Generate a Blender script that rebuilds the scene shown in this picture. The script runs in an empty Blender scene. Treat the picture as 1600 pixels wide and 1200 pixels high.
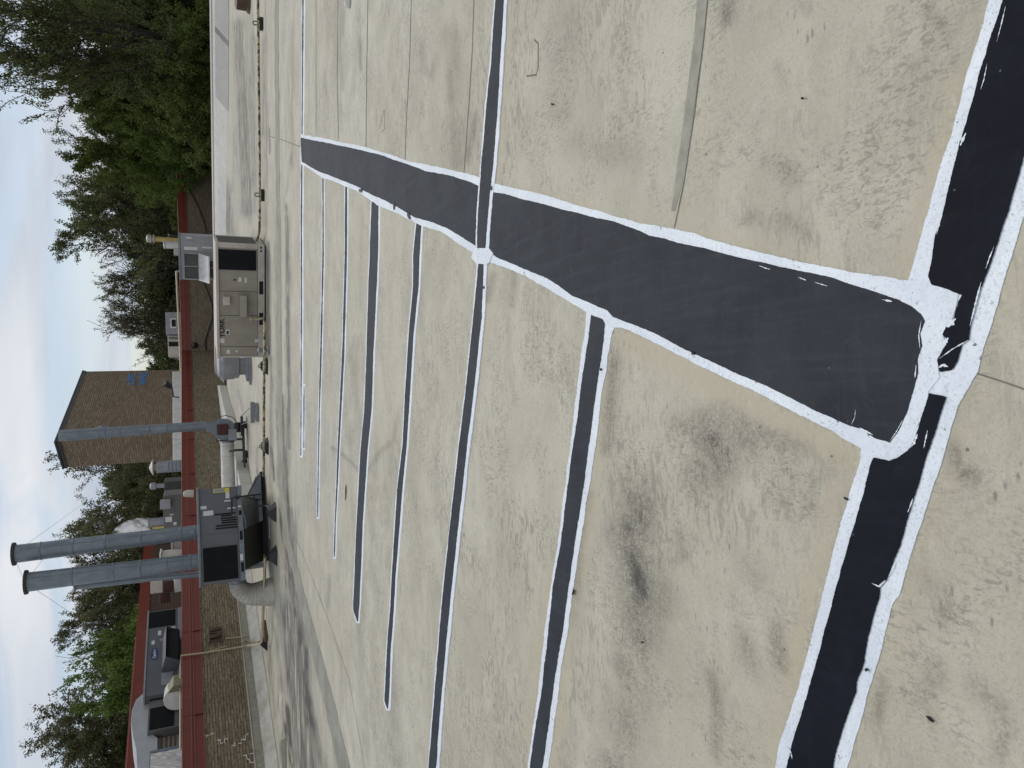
import bpy, bmesh, math, random
import numpy as np
from mathutils import Vector, Matrix, noise as mnoise

# ------------------------------------------------------------------ camera, world, sun, exposure
sc = bpy.context.scene
COL = sc.collection
FPX, H0, ROLL, CH = 1120.0, 298.0, 0.030, 1.55     # focal length in photo pixels, horizon, roll, eye height
_th = math.atan((800-H0)/FPX)
_F = np.array([0, math.cos(_th), -math.sin(_th)]); _U0 = np.array([0, math.sin(_th), math.cos(_th)]); _R0 = np.array([1., 0, 0])
_c, _s = math.cos(ROLL), math.sin(ROLL)
_R = _R0*_c-_U0*_s; _D = -(_U0*_c+_R0*_s); _O = np.array([0, 0, CH])
cam_d = bpy.data.cameras.new('camera'); cam = bpy.data.objects.new('camera', cam_d); COL.objects.link(cam)
cam.matrix_world = Matrix(((_D[0], _R[0], -_F[0], 0), (_D[1], _R[1], -_F[1], 0), (_D[2], _R[2], -_F[2], CH), (0, 0, 0, 1)))
cam_d.sensor_fit = 'HORIZONTAL'; cam_d.sensor_width = 36; cam_d.lens = 36*FPX/1600
cam_d.clip_start = 0.05; cam_d.clip_end = 1500
sc.camera = cam
sc.cycles.volume_bounces = 5
sc.view_settings.view_transform = 'Standard'; sc.view_settings.look = 'None'
sc.view_settings.exposure = 0.0; sc.view_settings.gamma = 1

SUN_EL, SUN_AZ = math.radians(52), math.radians(18)     # azimuth from +Y towards +X
w = bpy.data.worlds.new('World'); sc.world = w; w.use_nodes = True
nt = w.node_tree; nt.nodes.clear()
def N(t, typ, **kw):
    n = t.nodes.new(typ)
    for k, v in kw.items():
        if k.startswith('i_'):
            key = k[2:]; key = int(key) if key.isdigit() else key.replace('_', ' ')
            n.inputs[key].default_value = v
        else: setattr(n, k, v)
    return n
out = N(nt, 'ShaderNodeOutputWorld'); bg = N(nt, 'ShaderNodeBackground', i_Strength=0.1)
sky = N(nt, 'ShaderNodeTexSky', sky_type='NISHITA', sun_disc=False, sun_elevation=SUN_EL, sun_rotation=SUN_AZ, altitude=200, air_density=1.0, dust_density=1.5)
tc = N(nt, 'ShaderNodeTexCoord'); sep = N(nt, 'ShaderNodeSeparateXYZ'); nt.links.new(tc.outputs['Generated'], sep.inputs[0])
zz = N(nt, 'ShaderNodeMath', operation='MAXIMUM', i_1=0.0); nt.links.new(sep.outputs[2], zz.inputs[0])
za = N(nt, 'ShaderNodeMath', operation='ADD', i_1=0.16); nt.links.new(zz.outputs[0], za.inputs[0])
dx = N(nt, 'ShaderNodeMath', operation='DIVIDE'); dy = N(nt, 'ShaderNodeMath', operation='DIVIDE')
nt.links.new(sep.outputs[0], dx.inputs[0]); nt.links.new(za.outputs[0], dx.inputs[1])
nt.links.new(sep.outputs[1], dy.inputs[0]); nt.links.new(za.outputs[0], dy.inputs[1])
cmb = N(nt, 'ShaderNodeCombineXYZ'); nt.links.new(dx.outputs[0], cmb.inputs[0]); nt.links.new(dy.outputs[0], cmb.inputs[1])
mp = N(nt, 'ShaderNodeMapping'); mp.inputs['Rotation'].default_value = (0, 0, 0.5); mp.inputs['Scale'].default_value = (0.55, 0.9, 1); mp.inputs['Location'].default_value = (1.3, 0.4, 0)
nt.links.new(cmb.outputs[0], mp.inputs[0])
cn = N(nt, 'ShaderNodeTexNoise', i_Scale=1.7, i_Detail=7.0, i_Roughness=0.55, i_Distortion=0.7); nt.links.new(mp.outputs[0], cn.inputs['Vector'])
cr = N(nt, 'ShaderNodeValToRGB'); cr.color_ramp.elements[0].position = 0.40; cr.color_ramp.elements[1].position = 0.54
cr.color_ramp.elements[0].color = (0.30, 0.30, 0.30, 1); cr.color_ramp.elements[1].color = (1, 1, 1, 1)
nt.links.new(cn.outputs[0], cr.inputs[0])
cn2 = N(nt, 'ShaderNodeTexNoise', i_Scale=0.7, i_Detail=5.0, i_Roughness=0.5); nt.links.new(mp.outputs[0], cn2.inputs['Vector'])
cr2 = N(nt, 'ShaderNodeValToRGB'); cr2.color_ramp.elements[0].position = 0.38; cr2.color_ramp.elements[1].position = 0.62
cr2.color_ramp.elements[0].color = (5.0, 5.65, 6.7, 1); cr2.color_ramp.elements[1].color = (8.5, 8.65, 8.9, 1)
nt.links.new(cn2.outputs[0], cr2.inputs[0])
hs = N(nt, 'ShaderNodeMix', data_type='RGBA'); nt.links.new(cr.outputs[0], hs.inputs[0]); nt.links.new(sky.outputs[0], hs.inputs[6]); nt.links.new(cr2.outputs[0], hs.inputs[7])
nt.links.new(hs.outputs[2], bg.inputs[0]); nt.links.new(bg.outputs[0], out.inputs[0])

sd = bpy.data.lights.new('sun', 'SUN'); sd.energy = 1.3; sd.angle = math.radians(22); sd.color = (1, 0.96, 0.9)
so = bpy.data.objects.new('sun', sd); COL.objects.link(so)
_sv = Vector((math.cos(SUN_EL)*math.sin(SUN_AZ), math.cos(SUN_EL)*math.cos(SUN_AZ), math.sin(SUN_EL)))
so.rotation_euler = _sv.to_track_quat('Z', 'Y').to_euler(); so.location = _sv*60

# ------------------------------------------------------------------ measuring helpers (photo pixel -> place on the roof)
def _ray(x, y): return _F*FPX+(600-y)*_R+(x-800)*_D
def PZ(x, y, z=0.0):
    d = _ray(x, y); return Vector(_O+d*((z-CH)/d[2]))
def PY(x, y, Y):
    d = _ray(x, y); return Vector(_O+d*(Y/d[1]))
GA = -0.337                                           # angle of the roof's grid
W2 = Vector((math.cos(GA), math.sin(GA), 0)); U2 = Vector((-math.sin(GA), math.cos(GA), 0))

# ------------------------------------------------------------------ object helpers
WL = {}
def tag(o, label=None, cat=None, group=None, kind=None):
    if label: o['label'] = label
    if cat: o['category'] = cat
    if group: o['group'] = group
    if kind: o['kind'] = kind
    return o
def empty(name, loc, label=None, cat=None, group=None):
    o = bpy.data.objects.new(name, None); COL.objects.link(o); o.empty_display_size = 0.2
    o.location = loc; WL[o.name] = Vector(loc)
    return tag(o, label, cat, group)
def FR(o, ang=0.0):
    return Matrix.Translation(Vector(o)) @ Matrix.Rotation(ang, 4, 'Z')
SPLIT = {'sealant_smear', 'joint_ring', 'rubber_foot', 'corner_post', 'fork_slot', 'label', 'panel_seam', 'bracket', 'ring', 'brace_rod', 'canister', 'joint', 'drip_edge', 'membrane_lap', 'tape_band', 'wrap_seam', 'motor_cover', 'access_panel', 'membrane', 'sealant_edge', 'membrane_panel', 'coil', 'side_coil', 'round_latch', 'drain_pipe', 'strap_', 'slat', 'standing_seam', 'louver', 'cap', 'sagging_cable', 'branch_pipe', 'base_rail', 'trim'}
class MB:
    def __init__(s, M=None): s.v = []; s.f = []; s.M = M; s.cuts = []
    def add(s, vs, fs, M=None):
        M = M or s.M; n = len(s.v); s.cuts.append((n, len(s.f)))
        s.v += [tuple(M @ Vector(p)) if M else tuple(p) for p in vs]
        s.f += [tuple(i+n for i in f) for f in fs]; return s
    def box(s, a, b, M=None):
        x0, y0, z0 = a; x1, y1, z1 = b
        return s.add([(x0, y0, z0), (x1, y0, z0), (x1, y1, z0), (x0, y1, z0), (x0, y0, z1), (x1, y0, z1), (x1, y1, z1), (x0, y1, z1)],
                     [(0, 3, 2, 1), (4, 5, 6, 7), (0, 1, 5, 4), (1, 2, 6, 5), (2, 3, 7, 6), (3, 0, 4, 7)], M)
    def tube(s, pts, r, n=8, M=None):
        pts = [Vector(p) for p in pts]; rs = r if isinstance(r, (list, tuple)) else [r]*len(pts)
        vs = []; fs = []
        pa = None
        for i, p in enumerate(pts):
            d = (pts[min(i+1, len(pts)-1)]-pts[max(i-1, 0)]).normalized()
            a = d.orthogonal().normalized() if pa is None else (pa-d*pa.dot(d)).normalized()
            pa = a; b = d.cross(a).normalized()
            for k in range(n):
                t = 2*math.pi*k/n; vs.append(tuple(p+(a*math.cos(t)+b*math.sin(t))*rs[i]))
        for i in range(len(pts)-1):
            for k in range(n):
                fs.append((i*n+k, i*n+(k+1) % n, (i+1)*n+(k+1) % n, (i+1)*n+k))
        fs.append(tuple(range(n))); fs.append(tuple(range((len(pts)-1)*n, len(pts)*n))[::-1])
        return s.add(vs, fs, M)
    def lathe(s, c, prof, n=24, M=None, axis=None):
        vs = []; fs = []
        Q = Matrix.Identity(3)
        if axis is not None: Q = Vector(axis).normalized().to_track_quat('Z', 'Y').to_matrix()
        c = Vector(c)
        for (r, z) in prof:
            for k in range(n):
                t = 2*math.pi*k/n; vs.append(tuple(c+Q @ Vector((r*math.cos(t), r*math.sin(t), z))))
        for i in range(len(prof)-1):
            for k in range(n): fs.append((i*n+k, i*n+(k+1) % n, (i+1)*n+(k+1) % n, (i+1)*n+k))
        fs.append(tuple(range(n))[::-1]); fs.append(tuple(range((len(prof)-1)*n, len(prof)*n)))
        return s.add(vs, fs, M)
    def extrude(s, poly, d, M=None):
        """poly: 3-D ring, d: offset vector"""
        n = len(poly); d = Vector(d); vs = [tuple(Vector(p)) for p in poly]+[tuple(Vector(p)+d) for p in poly]
        fs = [tuple(range(n)), tuple(range(n, 2*n))[::-1]]+[(i, i+n, (i+1) % n+n, (i+1) % n) for i in range(n)]
        return s.add(vs, fs, M)
    def loft(s, A, B, M=None):
        n = len(A); fs = [(i, (i+1) % n, (i+1) % n+n, i+n) for i in range(n)]+[tuple(range(n))[::-1], tuple(range(n, 2*n))]
        return s.add(list(A)+list(B), fs, M)
    def build(s, name, m, parent=None, smooth=False, bev=0.0, fix=True):
        if name in SPLIT and len(s.cuts) > 1:
            first = None; cs = s.cuts+[(len(s.v), len(s.f))]
            for (v0_, f0_), (v1_, f1_) in zip(cs[:-1], cs[1:]):
                q = MB(); q.v = s.v[v0_:v1_]; q.f = [tuple(i-v0_ for i in f) for f in s.f[f0_:f1_]]; q.cuts = [(0, 0)]
                o = q.build(name, m, parent, smooth, bev, fix); first = first or o
            return first
        me = bpy.data.meshes.new(name)
        off = WL[parent.name] if parent else Vector((0, 0, 0))
        if not parent:
            arr = np.array(s.v); off = Vector(((arr[:, 0].min()+arr[:, 0].max())/2, (arr[:, 1].min()+arr[:, 1].max())/2, arr[:, 2].min()))
        me.from_pydata([(p[0]-off.x, p[1]-off.y, p[2]-off.z) for p in s.v], [], s.f)
        if fix:
            bm = bmesh.new(); bm.from_mesh(me); bmesh.ops.recalc_face_normals(bm, faces=bm.faces); bm.to_mesh(me); bm.free()
        uv = me.uv_layers.new(name='UVMap')
        for p in me.polygons:
            nrm = p.normal
            if abs(nrm.z) > 0.7: tx, ty = Vector((1, 0, 0)), Vector((0, 1, 0))
            else: tx = Vector((-nrm.y, nrm.x, 0)).normalized(); ty = Vector((0, 0, 1))
            for li in p.loop_indices:
                co = me.vertices[me.loops[li].vertex_index].co+off; uv.data[li].uv = (co.dot(tx), co.dot(ty))
        if smooth:
            me.polygons.foreach_set('use_smooth', [True]*len(me.polygons))
            me.set_sharp_from_angle(angle=math.radians(40))
        me.materials.append(m)
        o = bpy.data.objects.new(name, me); COL.objects.link(o)
        if parent: o.parent = parent; WL[o.name] = WL[parent.name]
        else: o.location = off; WL[o.name] = off
        if bev > 0:
            b = o.modifiers.new('bevel', 'BEVEL'); b.width = bev; b.segments = 2; b.limit_method = 'ANGLE'; b.angle_limit = math.radians(40)
        return o
def text(s, size, org, xd, up, m, parent, name='lettering', depth=0.002):
    cu = bpy.data.curves.new('t', 'FONT'); cu.body = s; cu.size = size; cu.extrude = depth; cu.align_x = 'LEFT'; cu.offset = size*0.03
    o = bpy.data.objects.new('t', cu); COL.objects.link(o)
    dg = bpy.context.evaluated_depsgraph_get(); me = bpy.data.meshes.new_from_object(o.evaluated_get(dg)); bpy.data.objects.remove(o)
    xd = Vector(xd).normalized(); up = Vector(up).normalized(); nz = xd.cross(up)
    Mx = Matrix((xd, up, nz)).transposed().to_4x4(); Mx.translation = Vector(org)-WL[parent.name]
    me.transform(Mx); me.materials.clear(); me.materials.append(m); me.name = name
    q = bpy.data.objects.new(name, me); COL.objects.link(q); q.parent = parent; WL[q.name] = WL[parent.name]
    return q

# ------------------------------------------------------------------ materials
def newmat(name):
    m = bpy.data.materials.new(name); m.use_nodes = True; t = m.node_tree
    return m, t, t.nodes['Principled BSDF']
def ramp(t, src, p0, p1, c0=(0, 0, 0, 1), c1=(1, 1, 1, 1)):
    r = N(t, 'ShaderNodeValToRGB'); r.color_ramp.elements[0].position = p0; r.color_ramp.elements[1].position = p1
    r.color_ramp.elements[0].color = c0; r.color_ramp.elements[1].color = c1
    t.links.new(src, r.inputs[0]); return r.outputs[0]
def mix(t, fac, a, b, mode='MIX'):
    n = N(t, 'ShaderNodeMix', data_type='RGBA', blend_type=mode)
    for i, s in ((0, fac), (6, a), (7, b)):
        if hasattr(s, 'links'): t.links.new(s, n.inputs[i])
        elif i == 0: n.inputs[0].default_value = s
        else: n.inputs[i].default_value = (*s[:3], 1)
    return n.outputs[2]
def noi(t, vec, scale, detail=4.0, rough=0.55, dist=0.0, typ=None, sc3=None, rot=None):
    if sc3 or rot:
        mpn = N(t, 'ShaderNodeMapping'); t.links.new(vec, mpn.inputs[0])
        if sc3: mpn.inputs['Scale'].default_value = sc3
        if rot: mpn.inputs['Rotation'].default_value = rot
        vec = mpn.outputs[0]
    n = N(t, 'ShaderNodeTexNoise', i_Scale=scale, i_Detail=detail, i_Roughness=rough, i_Distortion=dist)
    if typ: n.noise_type = typ
    t.links.new(vec, n.inputs['Vector']); return n.outputs[0]
def mul(t, a, b):
    n = N(t, 'ShaderNodeMath', operation='MULTIPLY')
    for i, s in ((0, a), (1, b)):
        if hasattr(s, 'links'): t.links.new(s, n.inputs[i])
        else: n.inputs[i].default_value = s
    return n.outputs[0]
def obj_co(t): return N(t, 'ShaderNodeTexCoord').outputs['Object']
def weath(name, col, rough=0.5, metal=0.0, var=0.25, scale=6.0, dirt=None, dirtamt=0.35, bump=0.05, streak=False, spec=0.5):
    m, t, b = newmat(name); v = obj_co(t)
    n1 = noi(t, v, scale, 6, 0.6)
    c = mix(t, ramp(t, n1, 0.3, 0.7), tuple(x*(1-var) for x in col), tuple(min(1, x*(1+var*0.6)) for x in col))
    if dirt:
        n2 = noi(t, v, 2.3, 6, 0.65, sc3=(3, 3, 0.5) if streak else (1, 1, 1))
        c = mix(t, mul(t, ramp(t, n2, 0.48, 0.72), dirtamt), c, dirt)
    t.links.new(c, b.inputs['Base Color'])
    b.inputs['Roughness'].default_value = rough; b.inputs['Metallic'].default_value = metal; b.inputs['Specular IOR Level'].default_value = spec
    if bump:
        bp = N(t, 'ShaderNodeBump', i_Strength=bump, i_Distance=0.02); t.links.new(noi(t, v, scale*4, 5), bp.inputs['Height']); t.links.new(bp.outputs[0], b.inputs['Normal'])
    return m

M_tan = weath('tan_metal', (0.295, 0.262, 0.215), 0.55, 0, 0.10, 3, (0.16, 0.13, 0.1), 0.35, 0.02, True)
M_taned = weath('pale_metal', (0.46, 0.41, 0.36), 0.5, 0, 0.15, 5, (0.2, 0.15, 0.1), 0.3, 0.02)
M_grey = weath('grey_painted_metal', (0.105, 0.11, 0.122), 0.5, 0, 0.12, 2.5, (0.07, 0.07, 0.075), 0.4, 0.02, True)
M_greyL = weath('light_grey_metal', (0.27, 0.275, 0.29), 0.55, 0.1, 0.15, 3, (0.14, 0.14, 0.14), 0.5, 0.03, True)
M_galv = weath('galvanised_steel', (0.20, 0.225, 0.25), 0.42, 0.35, 0.22, 4, (0.10, 0.12, 0.14), 0.7, 0.04, True)
M_galvd = weath('blue_grey_sheet_metal', (0.17, 0.20, 0.225), 0.40, 0.3, 0.3, 5, (0.06, 0.08, 0.1), 0.6, 0.05)
M_dkgrey = weath('dark_olive_metal', (0.045, 0.046, 0.04), 0.6, 0, 0.3, 2.5, (0.02, 0.02, 0.018), 0.5, 0.03)
M_black = weath('black_rubber', (0.012, 0.012, 0.013), 0.6, 0, 0.3, 10, None, 0, 0.1)
M_void = weath('dark_opening', (0.008, 0.008, 0.008), 0.9, 0, 0.1, 3, None, 0, 0)
M_white = weath('white_metal', (0.62, 0.61, 0.58), 0.55, 0, 0.1, 5, (0.3, 0.27, 0.22), 0.5, 0.02, True)
M_cream = weath('cream_membrane', (0.46, 0.44, 0.385), 0.7, 0, 0.2, 5, (0.2, 0.17, 0.13), 0.6, 0.15)
M_creamw = weath('white_duct_wrap', (0.58, 0.56, 0.51), 0.6, 0, 0.12, 4, (0.35, 0.3, 0.22), 0.5, 0.06)
M_beige = weath('beige_pipe_paint', (0.47, 0.39, 0.24), 0.5, 0, 0.15, 7, (0.25, 0.2, 0.12), 0.4, 0.02)
M_ylw = weath('yellow_paint', (0.55, 0.43, 0.16), 0.5, 0, 0.2, 9, (0.2, 0.15, 0.08), 0.4, 0.02)
M_brown = weath('rusty_brown_metal', (0.085, 0.048, 0.028), 0.6, 0.1, 0.35, 8, (0.02, 0.012, 0.01), 0.6, 0.08)
M_dkred = weath('dark_red_paint', (0.055, 0.01, 0.008), 0.55, 0, 0.4, 8, (0.01, 0.005, 0.005), 0.6, 0.03)
M_label = weath('paper_label', (0.62, 0.62, 0.60), 0.6, 0, 0.25, 60, (0.1, 0.1, 0.1), 0.35, 0)
M_ink = weath('black_ink', (0.012, 0.012, 0.012), 0.5, 0, 0, 3, None, 0, 0)
M_blue = weath('blue_paint', (0.08, 0.21, 0.46), 0.7, 0, 0.2, 30, (0.2, 0.16, 0.12), 0.4, 0)
M_navy = weath('navy_enamel', (0.02, 0.03, 0.13), 0.4, 0, 0, 3, None, 0, 0)
M_conduit = weath('black_cable', (0.015, 0.013, 0.013), 0.5, 0, 0.1, 6, None, 0, 0)
M_mortar = weath('fresh_white_mortar', (0.68, 0.66, 0.62), 0.8, 0, 0.15, 30, None, 0, 0)
M_wood = weath('weathered_wood', (0.12, 0.085, 0.05), 0.8, 0, 0.4, 20, None, 0, 0.1)
M_yel = weath('yellow_warning', (0.6, 0.5, 0.05), 0.5, 0, 0.05, 6, None, 0, 0)

def coil_mat(name, col, line, scale=90, dens=0.35):
    m, t, b = newmat(name); uv = N(t, 'ShaderNodeTexCoord').outputs['UV']
    wv = N(t, 'ShaderNodeTexWave', wave_type='BANDS', bands_direction='X', i_Scale=scale/6.0, i_Distortion=0.3); t.links.new(uv, wv.inputs['Vector'])
    wv2 = N(t, 'ShaderNodeTexWave', wave_type='BANDS', bands_direction='Y', i_Scale=scale/9.0, i_Distortion=0.3); t.links.new(uv, wv2.inputs['Vector'])
    mx = N(t, 'ShaderNodeMath', operation='MAXIMUM'); t.links.new(ramp(t, wv.outputs['Fac'], 0.75, 0.95), mx.inputs[0]); t.links.new(ramp(t, wv2.outputs['Fac'], 0.9, 0.99), mx.inputs[1])
    c = mix(t, mul(t, mx.outputs[0], dens), col, line)
    c = mix(t, mul(t, ramp(t, noi(t, uv, 5, 5, 0.6, sc3=(1, 1, 1)), 0.55, 0.75), 0.5), c, tuple(min(1, x*1.8+0.01) for x in col))
    t.links.new(c, b.inputs['Base Color']); b.inputs['Roughness'].default_value = 0.7; b.inputs['Specular IOR Level'].default_value = 0.15
    return m
M_coil = coil_mat('condenser_coil_black', (0.005, 0.006, 0.007), (0.022, 0.024, 0.026))
M_coilg = coil_mat('condenser_coil_grey', (0.07, 0.07, 0.065), (0.14, 0.14, 0.13))

def brick_mat(name, c1, c2, mortar, scale=1.0, stain=0.35, tint=(0.05, 0.045, 0.035)):
    m, t, b = newmat(name); uv = N(t, 'ShaderNodeTexCoord').outputs['UV']
    br = N(t, 'ShaderNodeTexBrick', i_Scale=1.0); br.offset = 0.5
    br.inputs['Color1'].default_value = (*c1, 1); br.inputs['Color2'].default_value = (*c2, 1); br.inputs['Mortar'].default_value = (*mortar, 1)
    br.inputs['Mortar Size'].default_value = 0.010*scale; br.inputs['Mortar Smooth'].default_value = 0.3; br.inputs['Bias'].default_value = -0.1
    br.inputs['Brick Width'].default_value = 0.30*scale; br.inputs['Row Height'].default_value = 0.0677*scale
    t.links.new(uv, br.inputs['Vector'])
    c = mix(t, ramp(t, noi(t, uv, 0.55, 5, 0.6), 0.35, 0.7), br.outputs['Color'], mix(t, stain, br.outputs['Color'], tint))
    c = mix(t, 0.35, c, mix(t, ramp(t, noi(t, uv, 14, 4, 0.7, sc3=(0.35, 1.5, 1)), 0.4, 0.65), tuple(x*0.55 for x in c1), tuple(x*1.25 for x in c2)))
    t.links.new(c, b.inputs['Base Color']); b.inputs['Roughness'].default_value = 0.9; b.inputs['Specular IOR Level'].default_value = 0.2
    bp = N(t, 'ShaderNodeBump', i_Strength=0.6, i_Distance=0.008, invert=True); t.links.new(br.outputs['Fac'], bp.inputs['Height']); t.links.new(bp.outputs[0], b.inputs['Normal'])
    return m
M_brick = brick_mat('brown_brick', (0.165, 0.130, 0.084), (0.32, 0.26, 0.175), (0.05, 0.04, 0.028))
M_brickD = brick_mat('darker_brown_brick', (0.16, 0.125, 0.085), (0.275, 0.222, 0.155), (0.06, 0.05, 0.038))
M_brickT = brick_mat('tower_brick', (0.19, 0.138, 0.088), (0.34, 0.265, 0.18), (0.055, 0.042, 0.03), 1.9, 0.3)
M_red = weath('red_coping_metal', (0.165, 0.028, 0.013), 0.45, 0, 0.10, 1.2, (0.07, 0.015, 0.012), 0.5, 0.01, True)
M_redL = weath('red_coping_edge', (0.24, 0.07, 0.055), 0.4, 0, 0.1, 1.2, None, 0, 0.0)
M_dkcap = weath('grey_brown_cap', (0.032, 0.029, 0.026), 0.6, 0, 0.2, 3, None, 0, 0.02)

def roof_mat():
    m, t, b = newmat('roof_membrane'); v = obj_co(t)
    at = N(t, 'ShaderNodeAttribute', attribute_name='stain'); sp = N(t, 'ShaderNodeSeparateColor'); t.links.new(at.outputs['Color'], sp.inputs[0])
    dirt, tan, grey = sp.outputs[0], sp.outputs[1], sp.outputs[2]
    big = noi(t, v, 0.45, 6, 0.6, 0.6)
    c = mix(t, ramp(t, big, 0.3, 0.7), (0.458, 0.420, 0.310), (0.588, 0.553, 0.440))
    med = noi(t, v, 2.6, 7, 0.68, 0.5, rot=(0, 0, -GA), sc3=(0.6, 1, 1))
    c = mix(t, mul(t, ramp(t, med, 0.42, 0.62), 0.50), c, (0.35, 0.322, 0.24))
    c = mix(t, tan, c, (0.480, 0.420, 0.302))
    c = mix(t, mul(t, grey, 0.8), c, (0.33, 0.325, 0.31))
    # scuffs: ridged noise, coarse + fine, stretched in two directions, broken up by a mask
    def inv(s):
        q = N(t, 'ShaderNodeMath', operation='SUBTRACT', i_0=1.0); t.links.new(s, q.inputs[1]); return q.outputs[0]
    msk = ramp(t, noi(t, v, 0.9, 5, 0.62, 0.8), 0.44, 0.62)
    msk2 = ramp(t, noi(t, v, 2.6, 5, 0.6, 0.8), 0.46, 0.60)
    f1 = ramp(t, noi(t, v, 22, 5, 0.62, 1.6, sc3=(0.42, 1.25, 1), rot=(0, 0, 0.5)), 0.50, 0.60)
    f2 = ramp(t, noi(t, v, 60, 5, 0.65, 1.2, sc3=(1.2, 0.5, 1), rot=(0, 0, 0.3)), 0.50, 0.60)
    f3 = ramp(t, noi(t, v, 120, 3, 0.6, 0.8), 0.52, 0.62)
    notan = inv(mul(t, tan, 0.8))
    k = mul(t, notan, 1.0)
    c = mix(t, mul(t, mul(t, mul(t, f1, msk), 0.62), k), c, (0.20, 0.18, 0.142))
    c = mix(t, mul(t, mul(t, mul(t, f2, msk2), 0.60), k), c, (0.19, 0.17, 0.14))
    c = mix(t, mul(t, mul(t, f3, 0.30), k), c, (0.25, 0.23, 0.20))
    lt = ramp(t, noi(t, v, 45, 5, 0.65, 1.5, sc3=(0.5, 1.3, 1), rot=(0, 0, 1.3)), 0.56, 0.66)
    c = mix(t, mul(t, lt, 0.30), c, (0.60, 0.57, 0.475))
    fl = N(t, 'ShaderNodeTexVoronoi', i_Scale=38.0, i_Randomness=1.0); fm = N(t, 'ShaderNodeMapping'); fm.inputs['Scale'].default_value = (0.45, 1.3, 1); fm.inputs['Rotation'].default_value = (0, 0, 0.9)
    t.links.new(v, fm.inputs[0]); t.links.new(fm.outputs[0], fl.inputs['Vector'])
    fmask = ramp(t, noi(t, v, 3.3, 5, 0.65, 0.6), 0.54, 0.62)
    c = mix(t, mul(t, mul(t, ramp(t, fl.outputs['Distance'], 0.16, 0.26, (1, 1, 1, 1), (0, 0, 0, 1)), fmask), 0.6), c, (0.13, 0.118, 0.095))
    gr = noi(t, v, 260, 3, 0.6)
    c = mix(t, mul(t, ramp(t, gr, 0.45, 0.65), 0.22), c, (0.30, 0.28, 0.22))
    # streaked silt in the low valley and on the far roof
    vmask = ramp(t, noi(t, v, 1.5, 9, 0.72, 0.5, rot=(0, 0, -GA), sc3=(0.42, 2.6, 1)), 0.42, 0.52)
    c = mix(t, mul(t, mul(t, at.outputs['Alpha'], vmask), 0.85), c, (0.105, 0.096, 0.080))
    vm2 = ramp(t, noi(t, v, 3.4, 10, 0.8, 0.8, rot=(0, 0, -GA), sc3=(0.35, 2.2, 1)), 0.49, 0.55)
    c = mix(t, mul(t, mul(t, ramp(t, at.outputs['Alpha'], 0.35, 0.8), vm2), 0.75), c, (0.05, 0.045, 0.038))
    # heavy traced stains, broken up so that lighter wrinkles show through
    brk = ramp(t, noi(t, v, 70, 6, 0.75, 1.2), 0.40, 0.57)
    brk2 = N(t, 'ShaderNodeMath', operation='MULTIPLY_ADD', i_1=0.72, i_2=0.28); t.links.new(brk, brk2.inputs[0])
    dk = N(t, 'ShaderNodeMath', operation='MULTIPLY', i_1=1.35, use_clamp=True); t.links.new(dirt, dk.inputs[0])
    c = mix(t, mul(t, dk.outputs[0], brk2.outputs[0]), c, (0.105, 0.092, 0.076))
    c = mix(t, mul(t, ramp(t, dirt, 0.60, 0.85), 0.8), c, (0.045, 0.040, 0.034))
    # dark specks
    vo = N(t, 'ShaderNodeTexVoronoi', i_Scale=9.0, i_Randomness=1.0); t.links.new(v, vo.inputs['Vector'])
    c = mix(t, mul(t, ramp(t, vo.outputs['Distance'], 0.03, 0.05, (1, 1, 1, 1), (0, 0, 0, 1)), 0.7), c, (0.06, 0.055, 0.05))
    t.links.new(c, b.inputs['Base Color'])
    b.inputs['Roughness'].default_value = 0.62; b.inputs['Specular IOR Level'].default_value = 0.35
    bp = N(t, 'ShaderNodeBump', i_Strength=0.25, i_Distance=0.01); t.links.new(noi(t, v, 14, 6, 0.6, 0.6), bp.inputs['Height']); t.links.new(bp.outputs[0], b.inputs['Normal'])
    return m
M_roof = roof_mat()
def seal_mat():
    m, t, b = newmat('white_sealant'); v = obj_co(t)
    c = mix(t, ramp(t, noi(t, v, 3, 5, 0.6), 0.35, 0.7), (0.67, 0.72, 0.77), (0.80, 0.84, 0.87))
    c = mix(t, mul(t, ramp(t, noi(t, v, 130, 4, 0.7), 0.54, 0.66), 0.55), c, (0.40, 0.43, 0.48))
    clump = ramp(t, noi(t, v, 5, 4, 0.6), 0.36, 0.62)
    c = mix(t, mul(t, mul(t, ramp(t, noi(t, v, 150, 4, 0.65, 0.4), 0.60, 0.66), clump), 0.75), c, (0.16, 0.175, 0.20))
    c = mix(t, mul(t, ramp(t, noi(t, v, 62, 4, 0.6, 0.6), 0.66, 0.70), 0.9), c, (0.05, 0.055, 0.065))
    c = mix(t, mul(t, ramp(t, noi(t, v, 30, 5, 0.7, 1.0, sc3=(0.4, 1.6, 1), rot=(0, 0, -GA)), 0.52, 0.64), 0.25), c, (0.50, 0.53, 0.58))
    t.links.new(c, b.inputs['Base Color']); b.inputs['Roughness'].default_value = 0.5
    bp = N(t, 'ShaderNodeBump', i_Strength=0.35, i_Distance=0.006); t.links.new(noi(t, v, 26, 5, 0.6, 1), bp.inputs['Height']); t.links.new(bp.outputs[0], b.inputs['Normal'])
    return m
M_seal = seal_mat()
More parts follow.
